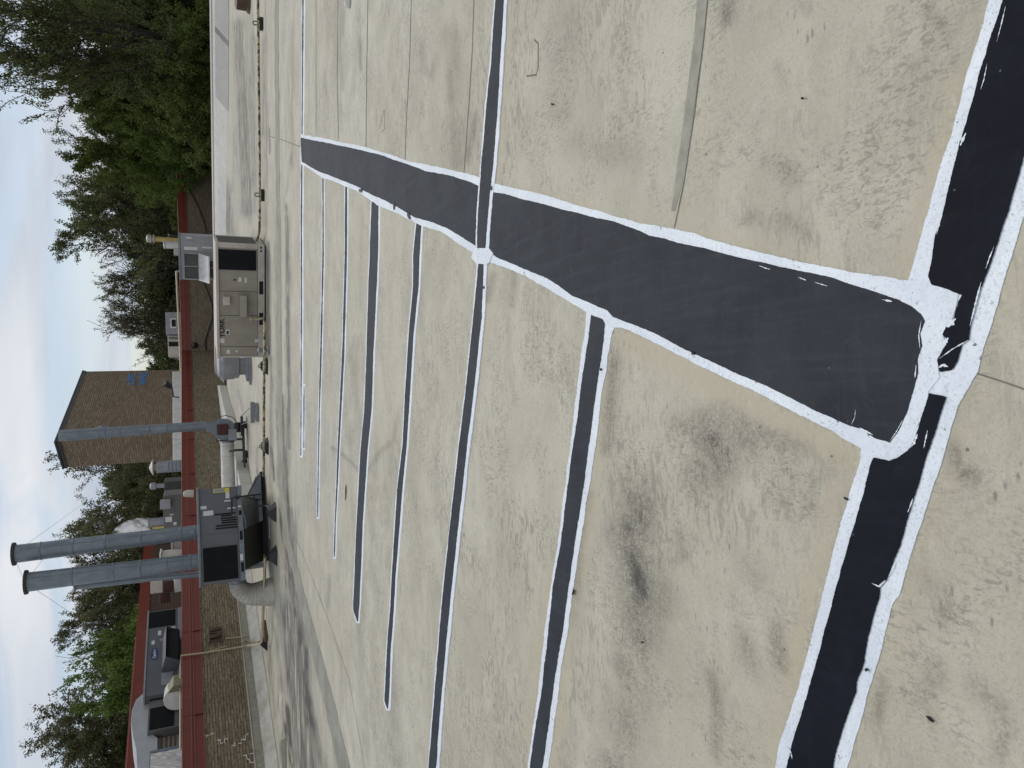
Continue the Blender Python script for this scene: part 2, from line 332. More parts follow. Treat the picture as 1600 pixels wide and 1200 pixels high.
def epdm(name, a, bcol, rough):
    m, t, b = newmat(name); v = obj_co(t)
    n = noi(t, v, 3.2, 6, 0.6, 0.5)
    c = mix(t, ramp(t, n, 0.35, 0.68), a, bcol)
    c = mix(t, mul(t, ramp(t, noi(t, v, 9, 5, 0.6, 0.3, sc3=(3, 0.25, 1), rot=(0, 0, -GA)), 0.5, 0.62), 0.35), c, tuple(x*1.5 for x in bcol))
    c = mix(t, mul(t, ramp(t, noi(t, v, 9, 5, 0.6, 0.3, sc3=(0.25, 3, 1), rot=(0, 0, -GA)), 0.55, 0.68), 0.25), c, tuple(x*1.6 for x in bcol))
    dst = 0.5 if a[0] > 0.01 else 0.12
    c = mix(t, mul(t, ramp(t, noi(t, v, 1.7, 7, 0.65, 0.8), 0.46, 0.66), dst), c, (0.040, 0.046, 0.052))
    c = mix(t, mul(t, ramp(t, noi(t, v, 11, 7, 0.72, 1.2), 0.54, 0.68), dst*.6), c, (0.055, 0.060, 0.064))
    sc5 = N(t, 'ShaderNodeTexVoronoi', i_Scale=16.0); t.links.new(v, sc5.inputs['Vector'])
    c = mix(t, mul(t, ramp(t, sc5.outputs['Distance'], 0.03, 0.05, (1, 1, 1, 1), (0, 0, 0, 1)), 0.5), c, (0.18, 0.18, 0.17))
    t.links.new(c, b.inputs['Base Color']); b.inputs['Roughness'].default_value = rough; b.inputs['Specular IOR Level'].default_value = 0.17 if a[0] > 0.01 else 0.09
    bp = N(t, 'ShaderNodeBump', i_Strength=0.2, i_Distance=0.004); t.links.new(noi(t, v, 40, 4, 0.6), bp.inputs['Height']); t.links.new(bp.outputs[0], b.inputs['Normal'])
    return m
M_epdm = epdm('grey_black_membrane', (0.016, 0.0195, 0.0265), (0.028, 0.033, 0.041), 0.62)
M_epdmN = epdm('new_black_membrane', (0.0035, 0.0045, 0.009), (0.006, 0.0075, 0.014), 0.6)
M_lap = weath('lap_line', (0.17, 0.155, 0.13), 0.8, 0, 0.3, 10, None, 0, 0)
M_lapband = weath('dirty_lap_band', (0.33, 0.32, 0.25), 0.7, 0, 0.3, 14, (0.24, 0.222, 0.175), 0.7, 0.05)
M_cover = weath('grey_cover_strip', (0.235, 0.228, 0.18), 0.6, 0, 0.4, 2.2, (0.10, 0.094, 0.075), 0.8, 0.1)
def gas_mat():
    m, t, b = newmat('flaking_yellow_gas_pipe'); v = obj_co(t)
    c = mix(t, ramp(t, noi(t, v, 9, 6, 0.75, 0.5), 0.46, 0.54), (0.02, 0.018, 0.014), (0.42, 0.35, 0.19))
    t.links.new(c, b.inputs['Base Color']); b.inputs['Roughness'].default_value = 0.6; return m
M_gas = gas_mat()
def leaf_mat(name, c0, c1):
    m, t, b = newmat(name); v = obj_co(t)
    g = N(t, 'ShaderNodeNewGeometry')
    c = mix(t, ramp(t, noi(t, v, 0.8, 3, 0.6), 0.35, 0.65), c0, c1)
    c = mix(t, mul(t, g.outputs['Random Per Island'], 0.6), c, tuple(x*1.5 for x in c1))
    t.links.new(c, b.inputs['Base Color']); b.inputs['Roughness'].default_value = 0.6; b.inputs['Specular IOR Level'].default_value = 0.25
    tr = N(t, 'ShaderNodeBsdfTranslucent'); t.links.new(c, tr.inputs[0]); ms = N(t, 'ShaderNodeMixShader', i_0=0.28)
    t.links.new(b.outputs[0], ms.inputs[1]); t.links.new(tr.outputs[0], ms.inputs[2]); t.links.new(ms.outputs[0], t.nodes['Material Output'].inputs[0])
    return m
M_leafD = leaf_mat('leaf_dark_green', (0.058, 0.082, 0.018), (0.098, 0.128, 0.026))
M_leafO = leaf_mat('leaf_olive_green', (0.085, 0.086, 0.036), (0.13, 0.13, 0.058))
M_leafB = leaf_mat('leaf_fresh_green', (0.075, 0.115, 0.022), (0.11, 0.16, 0.03))
M_leafM = leaf_mat('leaf_mid_green', (0.070, 0.084, 0.026), (0.11, 0.125, 0.04))
M_bark = weath('bark', (0.030, 0.025, 0.020), 0.9, 0, 0.3, 3, None, 0, 0.2)

# ------------------------------------------------------------------ where the walls and edges stand
def Pxy(x, y, z=0.0):
    p = PZ(x, y, z); return Vector((p.x, p.y, 0))
WA = Vector((-8.22, 17.75, 0)); WC = PY(320, 549, 43.5); WC.z = 0; WBdir = (WC-WA).normalized()
def wall_at(y, x=320):
    d = _ray(x, y); # intersect vertical plane of the left wall
    n = Vector((WBdir.y, -WBdir.x, 0)); t = (WA.dot(n))/(d[0]*n.x+d[1]*n.y); return Vector((_O[0]+d[0]*t, _O[1]+d[1]*t, 0))
def wY(y, k): return wall_at(y).y+k
WS = WA-WBdir*14                                     # far end, out of the picture on the left
WE = PY(300, 270, WC.y+3.4); WE.z = 0                # right hand end of the brick wall
ZC = 1.97                                            # top of the red coping
ZB = ZC-0.47
EDGE_L = PZ(352, 612); EDGE_L.z = 0
EA = PZ(358, 0); EB = PZ(357, 560)
EA.z = EB.z = 0
edir = (EB-EA).normalized()
CORN = EA-edir*0.9                                   # roof corner at the far right
SIDE = CORN-U2*34

# ------------------------------------------------------------------ roof deck with traced stains
STROKES = [  # (points, radius px, strength, channel) traced on the photograph; channel 0 dirt 2 grey
 ([(1000, 760), (1005, 800)], 22, .35, 0), ([(985, 830), (992, 900), (1002, 960), (1000, 1000)], 36, .52, 0), ([(992, 760), (998, 820)], 26, .5, 0), ([(985, 1000), (975, 1070), (968, 1150), (960, 1190)], 34, .45, 0), ([(1110, 1050), (1120, 1100), (1118, 1180)], 10, .35, 0), ([(1060, 830), (1066, 870)], 9, .4, 0), ([(1020, 880), (1030, 950)], 25, .35, 0),
 ([(1110, 690), (1125, 720), (1105, 745)], 32, .5, 0), ([(1060, 660), (1110, 650), (1170, 690)], 20, .35, 0), ([(1160, 1000), (1175, 1050)], 16, .45, 0), ([(1130, 640), (1200, 680), (1260, 700)], 12, .35, 0),
 ([(960, 560), (955, 620), (945, 700)], 10, .35, 0), ([(920, 770), (905, 850), (895, 980)], 9, .3, 0), ([(700, 60), (705, 110), (700, 150)], 16, .25, 0), ([(705, 200), (712, 250)], 18, .28, 0), ([(742, 180), (730, 250)], 6, .4, 0),
 ([(660, 70), (662, 110), (672, 120), (690, 80)], 6, .3, 0), ([(880, 60), (890, 20)], 25, .22, 0), ([(860, 60), (870, 170)], 25, .18, 0), ([(900, 225), (940, 240), (990, 240)], 26, .2, 0), ([(1210, 250), (1230, 255)], 14, .4, 0), ([(1215, 105), (1225, 130)], 9, .35, 0),
 ([(1452, 25), (1475, 45), (1470, 35)], 11, .4, 0), ([(1430, 95), (1425, 110)], 9, .25, 0), ([(1140, 5), (1135, 30)], 14, .5, 0), ([(1250, 5), (1262, 15)], 10, .4, 0), ([(1200, 250), (1240, 270)], 16, .3, 0),
 ([(1490, 700), (1495, 730), (1520, 740)], 14, .4, 0), ([(1440, 900), (1470, 920), (1475, 960)], 18, .3, 0), ([(1460, 1050), (1440, 1090)], 20, .3, 0), ([(1380, 1080), (1370, 1130)], 14, .35, 0), ([(1520, 1070), (1560, 1100)], 20, .25, 0), ([(1560, 1180), (1575, 1120)], 16, .25, 0),
 ([(1245, 350), (1260, 360), (1225, 345)], 14, .3, 0), ([(1150, 340), (1190, 345)], 10, .25, 0), ([(1290, 1010), (1310, 1080)], 14, .0, 0),
 ([(1210, 990), (1220, 1040)], 14, .3, 0), ([(1170, 880), (1180, 900)], 20, .22, 0), ([(1300, 720), (1290, 740)], 16, .22, 0),
 # waterline between the strips
 ([(520, 700), (545, 718), (560, 735)], 3, .45, 0), ([(575, 735), (595, 705), (615, 690), (622, 650), (628, 640)], 3.5, .45, 0), ([(545, 690), (560, 650)], 8, .18, 0), ([(548, 560), (556, 530), (553, 600), (560, 650)], 6, .25, 0),
 ([(672, 395), (660, 440), (655, 500)], 8, .2, 0), ([(760, 470), (770, 430)], 6, .35, 0), ([(805, 430), (800, 480)], 5, .3, 0), ([(830, 440), (822, 470)], 6, .2, 0),
 ([(535, 20), (530, 80), (535, 140)], 3, .3, 0), ([(507, 110), (508, 150)], 3, .3, 0), ([(562, 60), (563, 110)], 2.5, .6, 0),
 ([(610, 1010), (615, 1100), (620, 1200)], 8, .30, 0), ([(570, 900), (560, 1000), (565, 1080), (575, 1190)], 7, .22, 0), ([(515, 900), (512, 950)], 3, .4, 0),
 # the dark wet valley near the grey cover strip
 ([(437, 780), (440, 840), (446, 890)], 4, .6, 0), ([(448, 760), (452, 820), (458, 870)], 3.5, .55, 0), ([(450, 700), (450, 740)], 3, .4, 0), ([(455, 880), (462, 930), (470, 990), (476, 1050), (484, 1100)], 6, .6, 0), ([(474, 1010), (480, 1080), (484, 1130)], 8, .75, 0),
 ([(466, 1020), (468, 1060)], 4, .5, 0), ([(445, 900), (448, 950)], 4, .55, 0), ([(440, 930), (444, 980)], 2.5, .5, 0), ([(435, 960), (440, 1010)], 2.5, .3, 0), ([(490, 1130), (500, 1180), (506, 1200)], 7, .5, 0), ([(420, 860), (426, 940)], 2.0, .6, 0),
 ([(450, 1105), (453, 1150), (456, 1200)], 5, .95, 0), ([(447, 1130), (449, 1150)], 4, .9, 0), ([(440, 1160), (444, 1195)], 5, .7, 0), ([(449, 1100), (450, 1120)], 3, .8, 0), ([(470, 1150), (480, 1200)], 5, .4, 0),
 ([(451, 400), (452, 450), (449, 480)], 4, .45, 0), ([(450, 330), (452, 390)], 3, .3, 0), ([(448, 500), (450, 560), (452, 600)], 3, .4, 0), ([(455, 240), (448, 300)], 2.0, .3, 0), ([(421, 200), (422, 240)], 1.5, .8, 0), ([(448, 640), (449, 660), (450, 720)], 2.5, .5, 0),
 ([(431, 470), (434, 540), (433, 640), (436, 760)], 3, .45, 0), ([(424, 700), (427, 730), (429, 750)], 2.0, .7, 0), ([(425, 590), (427, 610)], 1.5, .4, 0),
 ([(430, 380), (430, 450)], 3, .3, 0), ([(435, 360), (436, 460)], 2.5, .35, 0),
 ([(447, 1010), (452, 1060), (458, 1110)], 5, .55, 0), ([(462, 950), (470, 1010), (478, 1080)], 5, .75, 0), ([(442, 700), (445, 780), (449, 860), (455, 920)], 3.5, .7, 0), ([(476, 1080), (486, 1130), (494, 1180)], 7, .55, 0), ([(447, 320), (449, 360), (450, 430), (452, 500), (451, 580)], 2.5, .5, 0), ([(430, 980), (436, 1040), (441, 1080)], 3, .45, 0), ([(520, 1120), (535, 1190)], 6, .3, 0), ([(492, 1000), (510, 1060), (530, 1130)], 3, .35, 0),
 ([(434, 330), (436, 600)], 5, .5, 3), ([(440, 620), (446, 800)], 7, .85, 3), ([(450, 800), (462, 950)], 11, 1, 3), ([(455, 950), (468, 1100), (480, 1200)], 20, 1, 3), ([(420, 950), (425, 1100)], 6, .5, 3), ([(418, 380), (420, 540)], 4, .6, 3), ([(448, 340), (451, 600), (452, 700)], 3.5, .8, 3), ([(425, 560), (424, 760)], 4, .5, 3),
 ([(372, 40), (380, 180), (385, 330)], 12, .75, 3), ([(352, 290), (360, 365)], 9, .9, 3), ([(412, 60), (414, 350)], 5, .45, 3), ([(395, 60), (396, 300)], 6, .6, 3), ([(365, 600), (380, 740)], 8, .4, 3), ([(500, 1050), (530, 1200)], 8, .5, 3), ([(456, 40), (456, 260)], 5, .35, 3), ([(530, 0), (530, 200)], 8, .3, 3), ([(700, 60), (712, 250)], 20, .25, 3),
 # the far roof
 ([(354, 340), (356, 360), (352, 330)], 5, .55, 0), ([(362, 300), (365, 250), (368, 200)], 2.5, .25, 0), ([(383, 130), (384, 180), (386, 240), (390, 280), (392, 330)], 2.2, .4, 0), ([(372, 150), (374, 200), (380, 260)], 2.0, .3, 0), ([(366, 210), (370, 270)], 3, .25, 0),
 ([(391, 120), (392, 170)], 3, .35, 0), ([(394, 20), (396, 60)], 1.6, .3, 0), ([(388, 0), (390, 14)], 2.5, .9, 0), ([(412, 60), (412, 110), (410, 190)], 1.5, .35, 0), ([(411, 190), (411, 210)], 2.2, .5, 0), ([(418, 160), (418, 220)], 3, .2, 0), ([(389, 200), (389, 300), (390, 350)], 2, .3, 0), ([(398, 230), (399, 330)], 2, .25, 0),
 ([(372, 610), (382, 650), (384, 720)], 2.5, .3, 0), ([(402, 700), (402, 740)], 2.5, .45, 0), ([(390, 700), (392, 740)], 2, .2, 0), ([(388, 620), (390, 680)], 2, .15, 0),
 ([(370, 560), (372, 600), (378, 640)], 3, .3, 2), ([(345, 60), (350, 130)], 7, .5, 2), ([(347, 200), (348, 300)], 8, .35, 2), ([(370, 200), (375, 330)], 14, .35, 2), ([(398, 150), (400, 330)], 8, .25, 2),
 ([(414, 380), (416, 420), (418, 450)], 6, .5, 2), ([(470, 640), (520, 700), (480, 780)], 28, .25, 2), ([(480, 500), (500, 560)], 20, .2, 2),
 ([(405, 470), (414, 520), (418, 560)], 4, .3, 0), ([(460, 1180), (470, 1200)], 8, .4, 0),
 ([(432, 1000), (437, 1080), (430, 1120)], 3, .35, 0), ([(405, 1060), (412, 1120), (420, 1180)], 2.5, .3, 0), ([(412, 960), (415, 1000), (420, 1050)], 1.6, .4, 0),
]
TANB = [  # cleaned tan bands beside the taped strips (points, radius px, strength)
 ([(790, 20), (785, 120), (778, 240), (776, 280)], 9, .8), ([(830, 318), (900, 330)], 14, .25), ([(985, 535), (1050, 570), (1120, 605), (1200, 645), (1300, 700), (1325, 715)], 22, .95), ([(958, 560), (945, 640), (930, 740), (915, 850), (900, 950), (880, 1080), (865, 1190)], 9, .8),
 ([(858, 900), (845, 980), (830, 1100), (815, 1190)], 8, .7), ([(770, 430), (760, 500), (745, 620)], 7, .6), ([(1300, 760), (1285, 860), (1262, 940), (1235, 1050), (1205, 1190)], 16, .7), ([(1490, 300), (1440, 330)], 1, 0),
 ([(1500, 120), (1488, 160), (1470, 230), (1440, 330), (1415, 420)], 14, .75), ([(1110, 200), (1090, 300), (1070, 350)], 22, .45), ([(1000, 330), (1100, 360), (1200, 385), (1300, 410)], 12, .5), ([(1120, 60), (1140, 140)], 24, .25),
 ([(1560, 560), (1545, 600), (1500, 700), (1470, 800), (1430, 930), (1395, 1050), (1360, 1150)], 12, .6), ([(810, 330), (870, 345)], 14, .3), ([(600, 330), (600, 420)], 8, .25), ([(1590, 400), (1580, 500)], 20, .5), ([(1130, 1190), (1190, 1120)], 18, .2),
 ([(700, 100), (690, 220), (720, 260)], 24, .3), ([(725, 60), (715, 140)], 10, .3), ([(800, 300), (860, 310), (930, 330)], 10, .5), ([(620, 500), (610, 600), (600, 700)], 14, .2), ([(545, 400), (545, 600)], 12, .22), ([(840, 900), (900, 800)], 16, .15),
]
def build_roof():
    def axis(lo, hi, c, a, b):
        up = [c]
        while up[-1] < hi: up.append(up[-1]+a+b*abs(up[-1]-c))
        dn = [c]
        while dn[-1] > lo: dn.append(dn[-1]-a-b*abs(dn[-1]-c))
        return np.array(sorted(set(dn[1:]+up)))
    xs = axis(-14, 27, 0.0, 0.028, 0.0085); ys = axis(-8, 36, 0.8, 0.012, 0.0085)
    X, Y = np.meshgrid(xs, ys); P = np.stack([X.ravel(), Y.ravel()], 1)
    n_ = Vector((edir.y, -edir.x, 0)); n_ = -n_ if n_.y < 0 else n_; pb = PZ(350, 622)
    poly = [SIDE+W2*.4, CORN+n_*.5+W2*.4, pb+n_*.5, EDGE_L+WBdir*1.2, wall_at(620)+WBdir*1.5, WS, WS+W2*6-U2*6]
    poly = [Vector((p.x, p.y)) for p in poly]
    poly = poly[:-1]+[Vector((poly[0].x-28, poly[0].y-8))]
    n = len(poly); inside = np.zeros(len(P), bool); best = np.full(len(P), 1e9); near = P.copy()
    for i in range(n):
        a = np.array(poly[i]); b = np.array(poly[(i+1) % n])
        cond = (a[1] > P[:, 1]) != (b[1] > P[:, 1])
        with np.errstate(divide='ignore', invalid='ignore'):
            xi = (b[0]-a[0])*(P[:, 1]-a[1])/(b[1]-a[1])+a[0]
        inside ^= cond & (P[:, 0] < xi)
        t = np.clip(((P-a)@(b-a))/((b-a)@(b-a)), 0, 1); q = a+t[:, None]*(b-a); d = ((P-q)**2).sum(1)
        m = d < best; best[m] = d[m]; near[m] = q[m]
    Pc = np.where(inside[:, None], P, near)
    ch = np.zeros((len(P), 4))
    rng = np.random.RandomState(3)
    vis = (Pc[:, 1] > 0.4)
    for src, isT in ((STROKES, 0), (TANB, 1)):
        for st in src:
            pts, r, s = st[0], st[1], st[2]; c = 1 if isT else st[3]
            if s <= 0: continue
            # walk along the stroke
            path = []
            for i in range(len(pts)-1):
                a, b = pts[i], pts[i+1]; L = math.hypot(b[0]-a[0], b[1]-a[1]); k = max(1, int(L/(r*0.6)))
                path += [(a[0]+(b[0]-a[0])*j/k, a[1]+(b[1]-a[1])*j/k) for j in range(k)]
            path.append(pts[-1])
            for (px, py) in path:
                q = PZ(px, py); qx = PZ(px+1, py)-q; qy = PZ(px, py+1)-q
                J = np.array([[qx.x, qy.x], [qx.y, qy.y]])
                rad = 2.6*r*max(qx.length, qy.length)
                idx = np.where((np.abs(Pc[:, 0]-q.x) < rad) & (np.abs(Pc[:, 1]-q.y) < rad))[0]
                if len(idx) == 0: continue
                e = np.linalg.solve(J, (Pc[idx]-np.array([q.x, q.y])).T)/r
                g = s*np.exp(-((e**2).sum(0)**1.3)*0.9)
                ch[idx, c] = np.maximum(ch[idx, c], g)
    # break the edges with noise
    for i in np.where(ch.max(1) > 0.03)[0]:
        p = Pc[i]; nz = mnoise.fractal((p[0]*2.1, p[1]*2.1, 0), 0.9, 2.1, 5)
        nz2 = mnoise.fractal((p[0]*7, p[1]*7, 4), 0.9, 2.1, 4)
        ch[i, 0] = min(1, max(0, ch[i, 0]*(1.0+0.8*nz+0.5*nz2))); ch[i, 2] = max(0, ch[i, 2]*(1+0.8*nz))
        ch[i, 3] = min(1, max(0, ch[i, 3]*(1+0.5*nz)))
        ch[i, 1] = min(1, max(0, ch[i, 1]*(1.0+0.45*nz)))
    ny, nx = X.shape; idx = np.arange(nx*ny).reshape(ny, nx)
    quads = np.stack([idx[:-1, :-1].ravel(), idx[:-1, 1:].ravel(), idx[1:, 1:].ravel(), idx[1:, :-1].ravel()], 1)
    quads = quads[inside[quads].any(1)]
    used = np.unique(quads); remap = -np.ones(len(P), int); remap[used] = np.arange(len(used)); quads = remap[quads]
    me = bpy.data.meshes.new('roof_deck')
    V = np.zeros((len(used), 3)); V[:, :2] = Pc[used]
    me.from_pydata(V.tolist(), [], quads.tolist()); me.validate()
    ca = me.color_attributes.new('stain', 'FLOAT_COLOR', 'POINT')
    cc = np.ones((len(me.vertices), 4)); cc[:, :4] = ch[used][:len(me.vertices)]
    ca.data.foreach_set('color', cc.ravel()); me.materials.append(M_roof)
    o = bpy.data.objects.new('roof_deck', me); COL.objects.link(o); WL[o.name] = Vector((0, 0, 0))
    return tag(o, kind='structure')
roof = build_roof()

def dens(pts, step):
    out_ = []
    for i in range(len(pts)-1):
        a, b = pts[i], pts[i+1]; L = math.hypot(b[0]-a[0], b[1]-a[1]); k = max(1, int(L/step))
        out_ += [tuple(a[q]+(b[q]-a[q])*j/k for q in range(len(a))) for j in range(k)]
    out_.append(pts[-1]); return out_
def ribbon(mb, pts, z, step=6, jit=0.0, seed=0):
    """pts: (x, y, width) in photo pixels, laid on the roof; width runs along photo x"""
    if pts[0][1] < 0:
        (xa, ya_, wa), (xb, yb, wb) = pts[0], pts[1]; k = (xb-xa)/(yb-ya_); pts = [(xa+k*(-750-ya_), -750, wa)]+pts
    P = dens(pts, step); vs = []; fs = []
    for i, (x, y, wd) in enumerate(P):
        j = mnoise.noise((x*0.05, y*0.05, seed))*jit
        a = PZ(x-wd/2+j, y); b = PZ(x+wd/2+j, y); vs += [(a.x, a.y, z), (b.x, b.y, z)]
        if i: fs.append((2*i-2, 2*i-1, 2*i+1, 2*i))
    mb.add(vs, fs)
lap = MB()
for L in ([(1108, -20, 1.6), (1100, 60, 1.6), (1085, 180, 1.5), (1068, 290, 1.5), (1054, 356, 1.4)], [(575, -10, 1), (573, 120, 1), (572, 230, 1)], [(643, -10, .9), (640, 100, .9), (635, 190, .9), (633, 252, .9)],
          [(741, -10, 1), (738, 80, 1), (733, 160, 1), (725, 272, 1)], [(528, -10, .7), (527, 120, .8), (529, 218, .8)], [(494, -10, .6), (494, 120, .6), (494, 212, .6)]):
    ribbon(lap, L, 0.0014)
for L in ([(1525, 583), (1560, 594), (1612, 612)], [(470, 858), (510, 960), (545, 1060), (570, 1200)], [(440, 800), (470, 858)], [(418, 212), (440, 218), (470, 230)], [(1600, 0), (1600, 0)][:0]):
    if not L: continue
    q = [PZ(*p) for p in dens(L, 8)]
    wv = 0.003 if L[0][0] > 1000 else 0.012
    vs = []; fs = []
    for i, p in enumerate(q):
        d = (q[min(i+1, len(q)-1)]-q[max(0, i-1)]).normalized(); nrm = Vector((-d.y, d.x, 0))*wv/2
        vs += [(p.x-nrm.x, p.y-nrm.y, 0.0014), (p.x+nrm.x, p.y+nrm.y, 0.0014)]
        if i: fs.append((2*i-2, 2*i-1, 2*i+1, 2*i))
    lap.add(vs, fs)
# the small traced pockets
for c_ in (([(594, 198), (600, 172), (601, 172), (601, 202), (596, 206)]), ([(835, 62), (841, 68), (841, 105), (838, 117), (823, 119)])):
    q = [PZ(*p) for p in c_]; vs = []; fs = []
    for i, p in enumerate(q):
        d = (q[min(i+1, len(q)-1)]-q[max(0, i-1)]).normalized(); nrm = Vector((-d.y, d.x, 0))*0.004
        vs += [(p.x-nrm.x, p.y-nrm.y, 0.0014), (p.x+nrm.x, p.y+nrm.y, 0.0014)]
        if i: fs.append((2*i-2, 2*i-1, 2*i+1, 2*i))
    lap.add(vs, fs)
lap.build('membrane_lap', M_lap, roof, fix=False)
bd = MB(); ribbon(bd, [(1099, -20, 16), (1092, 60, 15), (1076, 180, 14), (1060, 290, 11), (1052, 330, 6)], 0.0008); bd.build('dirty_lap_band', M_lapband, roof, fix=False)
cv = MB(); ribbon(cv, [(432, -20, 6), (433, 180, 6.5), (435, 350, 6), (436.5, 460, 6), (437.5, 640, 7), (440, 760, 8), (448, 840, 9), (464, 900, 11), (476, 950, 13), (489, 1000, 15), (502, 1050, 15), (515, 1100, 16), (526, 1150, 17), (538, 1200, 19), (552, 1260, 22), (640, 1600, 36)], 0.003, jit=1.2)
cv.build('cover_strip', weath('cover_strip_grey', (0.27, 0.26, 0.205), .65, 0, .25, 2.5, (.13, .12, .095), .6, .08), roof, fix=False)

# ------------------------------------------------------------------ seam strips: black membrane framed by white sealant
def patch_poly(mb, ring, z, z0, amp=0.7, step=3.0, seed=0):
    P = dens(ring+[ring[0]], step)[:-1]; n = len(P); q = []
    for i, (x, y) in enumerate(P):
        a = P[i-1]; b = P[(i+1) % n]; dx_, dy_ = b[0]-a[0], b[1]-a[1]; L = math.hypot(dx_, dy_) or 1
        k = (mnoise.noise((x*0.035, y*0.035, seed))*1.2+mnoise.noise((x*0.16, y*0.16, seed+3))*0.7+mnoise.noise((x*0.5, y*0.5, seed+7))*0.7)*amp*1.2
        if i == 0 or i == n: k = 0
        p = PZ(x-dy_/L*k, y+dx_/L*k); q.append((p.x, p.y))
    vs = [(a, b, z) for a, b in q]+[(a, b, z0) for a, b in q]
    fs = [tuple(range(n))]+[(i, i+n, (i+1) % n+n, (i+1) % n) for i in range(n)]
    mb.add(vs, fs)
def strip(ringB, ringW, zW, zB, mat, label, ampB=0.6, ampW=0.8, seed=0, name='seam_strip', group='black membrane strips sealed in white on the roof'):
    rb = ringB if isinstance(ringB[0][0], (tuple, list)) else [ringB]
    rw = ringW if isinstance(ringW[0][0], (tuple, list)) else [ringW]
    c = PZ(*rb[0][len(rb[0])//3]); e = empty(name, (c.x, c.y, 0), label, 'roof patch', group)
    a = MB(); [patch_poly(a, r, zW[i] if isinstance(zW, list) else zW, 0.0, ampW, 3.0 if len(r) > 14 else 4, seed+11*i) for i, r in enumerate(rw)]; a.build('sealant_edge', M_seal, e, fix=False)
    b = MB(); [patch_poly(b, r, zB, zB-0.0010, ampB, 3.0, seed+5+i) for i, r in enumerate(rb)]; b.build('membrane', mat, e, fix=False)
    return e
def band(L, R): return L+R[::-1]
def bandw(C, dl, dr, ends=2):
    """C: (y, x_left, x_right) of black; white border dl / dr pixels wider"""
    B = [(l, y) for y, l, r in C]+[(r, y) for y, l, r in C][::-1]
    C2 = [(C[0][0]-ends, *C[0][1:])]+C[1:-1]+[(C[-1][0]+ends, *C[-1][1:])]
    W = [(l-dl, y) for y, l, r in C2]+[(r+dr, y) for y, l, r in C2][::-1]
    return B, W
wideB = [(471, 215), (500, 221), (540, 229), (575, 237), (600, 243), (640, 258), (665, 267), (700, 274), (735, 284), (749, 291), (772, 300), (790, 303), (820, 312), (850, 319), (880, 327), (920, 337), (960, 346), (1000, 360), (1015, 368), (1040, 373), (1070, 382), (1100, 387),
         (1130, 396), (1160, 403), (1200, 412), (1240, 421), (1270, 427), (1300, 433), (1340, 447), (1375, 458), (1405, 468), (1425, 478), (1440, 490), (1447, 502), (1440, 520), (1443, 540), (1436, 560), (1436, 582), (1430, 607), (1420, 640), (1407, 672), (1392, 691), (1370, 685),
         (1350, 672), (1330, 665), (1310, 657), (1275, 641), (1237, 622), (1200, 603), (1150, 583), (1108, 562), (1087, 553), (1067, 544), (1035, 526), (1004, 512), (983, 504), (959, 495), (950, 485), (920, 472), (895, 462), (875, 447), (850, 432), (812, 417), (782, 405), (766, 395),
         (746, 385), (725, 372), (700, 357), (675, 347), (650, 340), (617, 322), (600, 312), (580, 303), (560, 292), (536, 282), (504, 270), (471, 253)]
wideW = [(470, 209), (500, 215), (535, 222), (580, 232), (640, 252), (690, 262), (730, 271), (752, 278), (775, 287), (800, 293), (850, 304), (900, 320), (950, 334), (1000, 349), (1050, 357), (1085, 364), (1120, 377), (1160, 387), (1200, 397), (1250, 409), (1300, 419), (1350, 428), (1380, 432), (1415, 437),
         (1460, 440), (1500, 458), (1490, 500), (1475, 520), (1478, 540), (1466, 562), (1470, 590), (1452, 612), (1450, 625), (1440, 660), (1430, 690), (1420, 704), (1405, 714), (1392, 720), (1375, 716), (1360, 713), (1345, 712), (1347, 701), (1337, 695), (1317, 684), (1300, 672), (1275, 660), (1250, 647), (1225, 635), (1200, 621),
         (1160, 602), (1129, 588), (1108, 577), (1087, 568), (1060, 554), (1033, 540), (1008, 527), (990, 519), (973, 512), (956, 512), (946, 505), (942, 498), (924, 491), (905, 480), (880, 465), (855, 450), (830, 435), (800, 422), (766, 409), (742, 396), (712, 377), (690, 362), (657, 352), (625, 335), (590, 320), (560, 300), (536, 289), (504, 277), (470, 256)]
strip(wideB, wideW, 0.0035, 0.0045, M_epdm, 'long wide grey-black membrane strip running away up the roof, crossed by a narrower strip', 0.7, 0.9, 1, 'wide_seam_strip')
up7L = [(1744, -500), (1590, -60), (1569, 0), (1560, 30), (1551, 52), (1542, 85), (1532, 117), (1515, 180), (1500, 230), (1487, 282), (1472, 344), (1462, 372), (1458, 403), (1452, 431), (1458, 445), (1478, 451), (1505, 461), (1500, 470), (1495, 487), (1492, 500), (1481, 509), (1475, 523), (1483, 531), (1478, 542), (1467, 562), (1470, 581)]
up7R = [(2010, -500), (1720, -60), (1672, 20), (1640, 120), (1600, 250), (1586, 300), (1578, 328), (1566, 362), (1553, 403), (1541, 434), (1528, 469), (1519, 503), (1516, 531), (1506, 537), (1498, 566), (1489, 578)]
lo7L = [(1454, 614), (1452, 622), (1445, 642), (1440, 660), (1430, 690), (1420, 704), (1405, 714), (1392, 720), (1375, 716), (1366, 715), (1360, 732), (1350, 775), (1335, 825), (1327, 850), (1314, 897), (1290, 987), (1267, 1072), (1252, 1121), (1238, 1165), (1231, 1197), (1212, 1260), (1070, 1700)]
lo7R = [(1480, 620), (1475, 637), (1465, 670), (1450, 710), (1437, 755), (1425, 795), (1409, 850), (1387, 905), (1377, 917), (1375, 935), (1357, 996), (1352, 1034), (1342, 1060), (1340, 1080), (1322, 1127), (1308, 1174), (1303, 1199), (1285, 1260), (1150, 1700)]
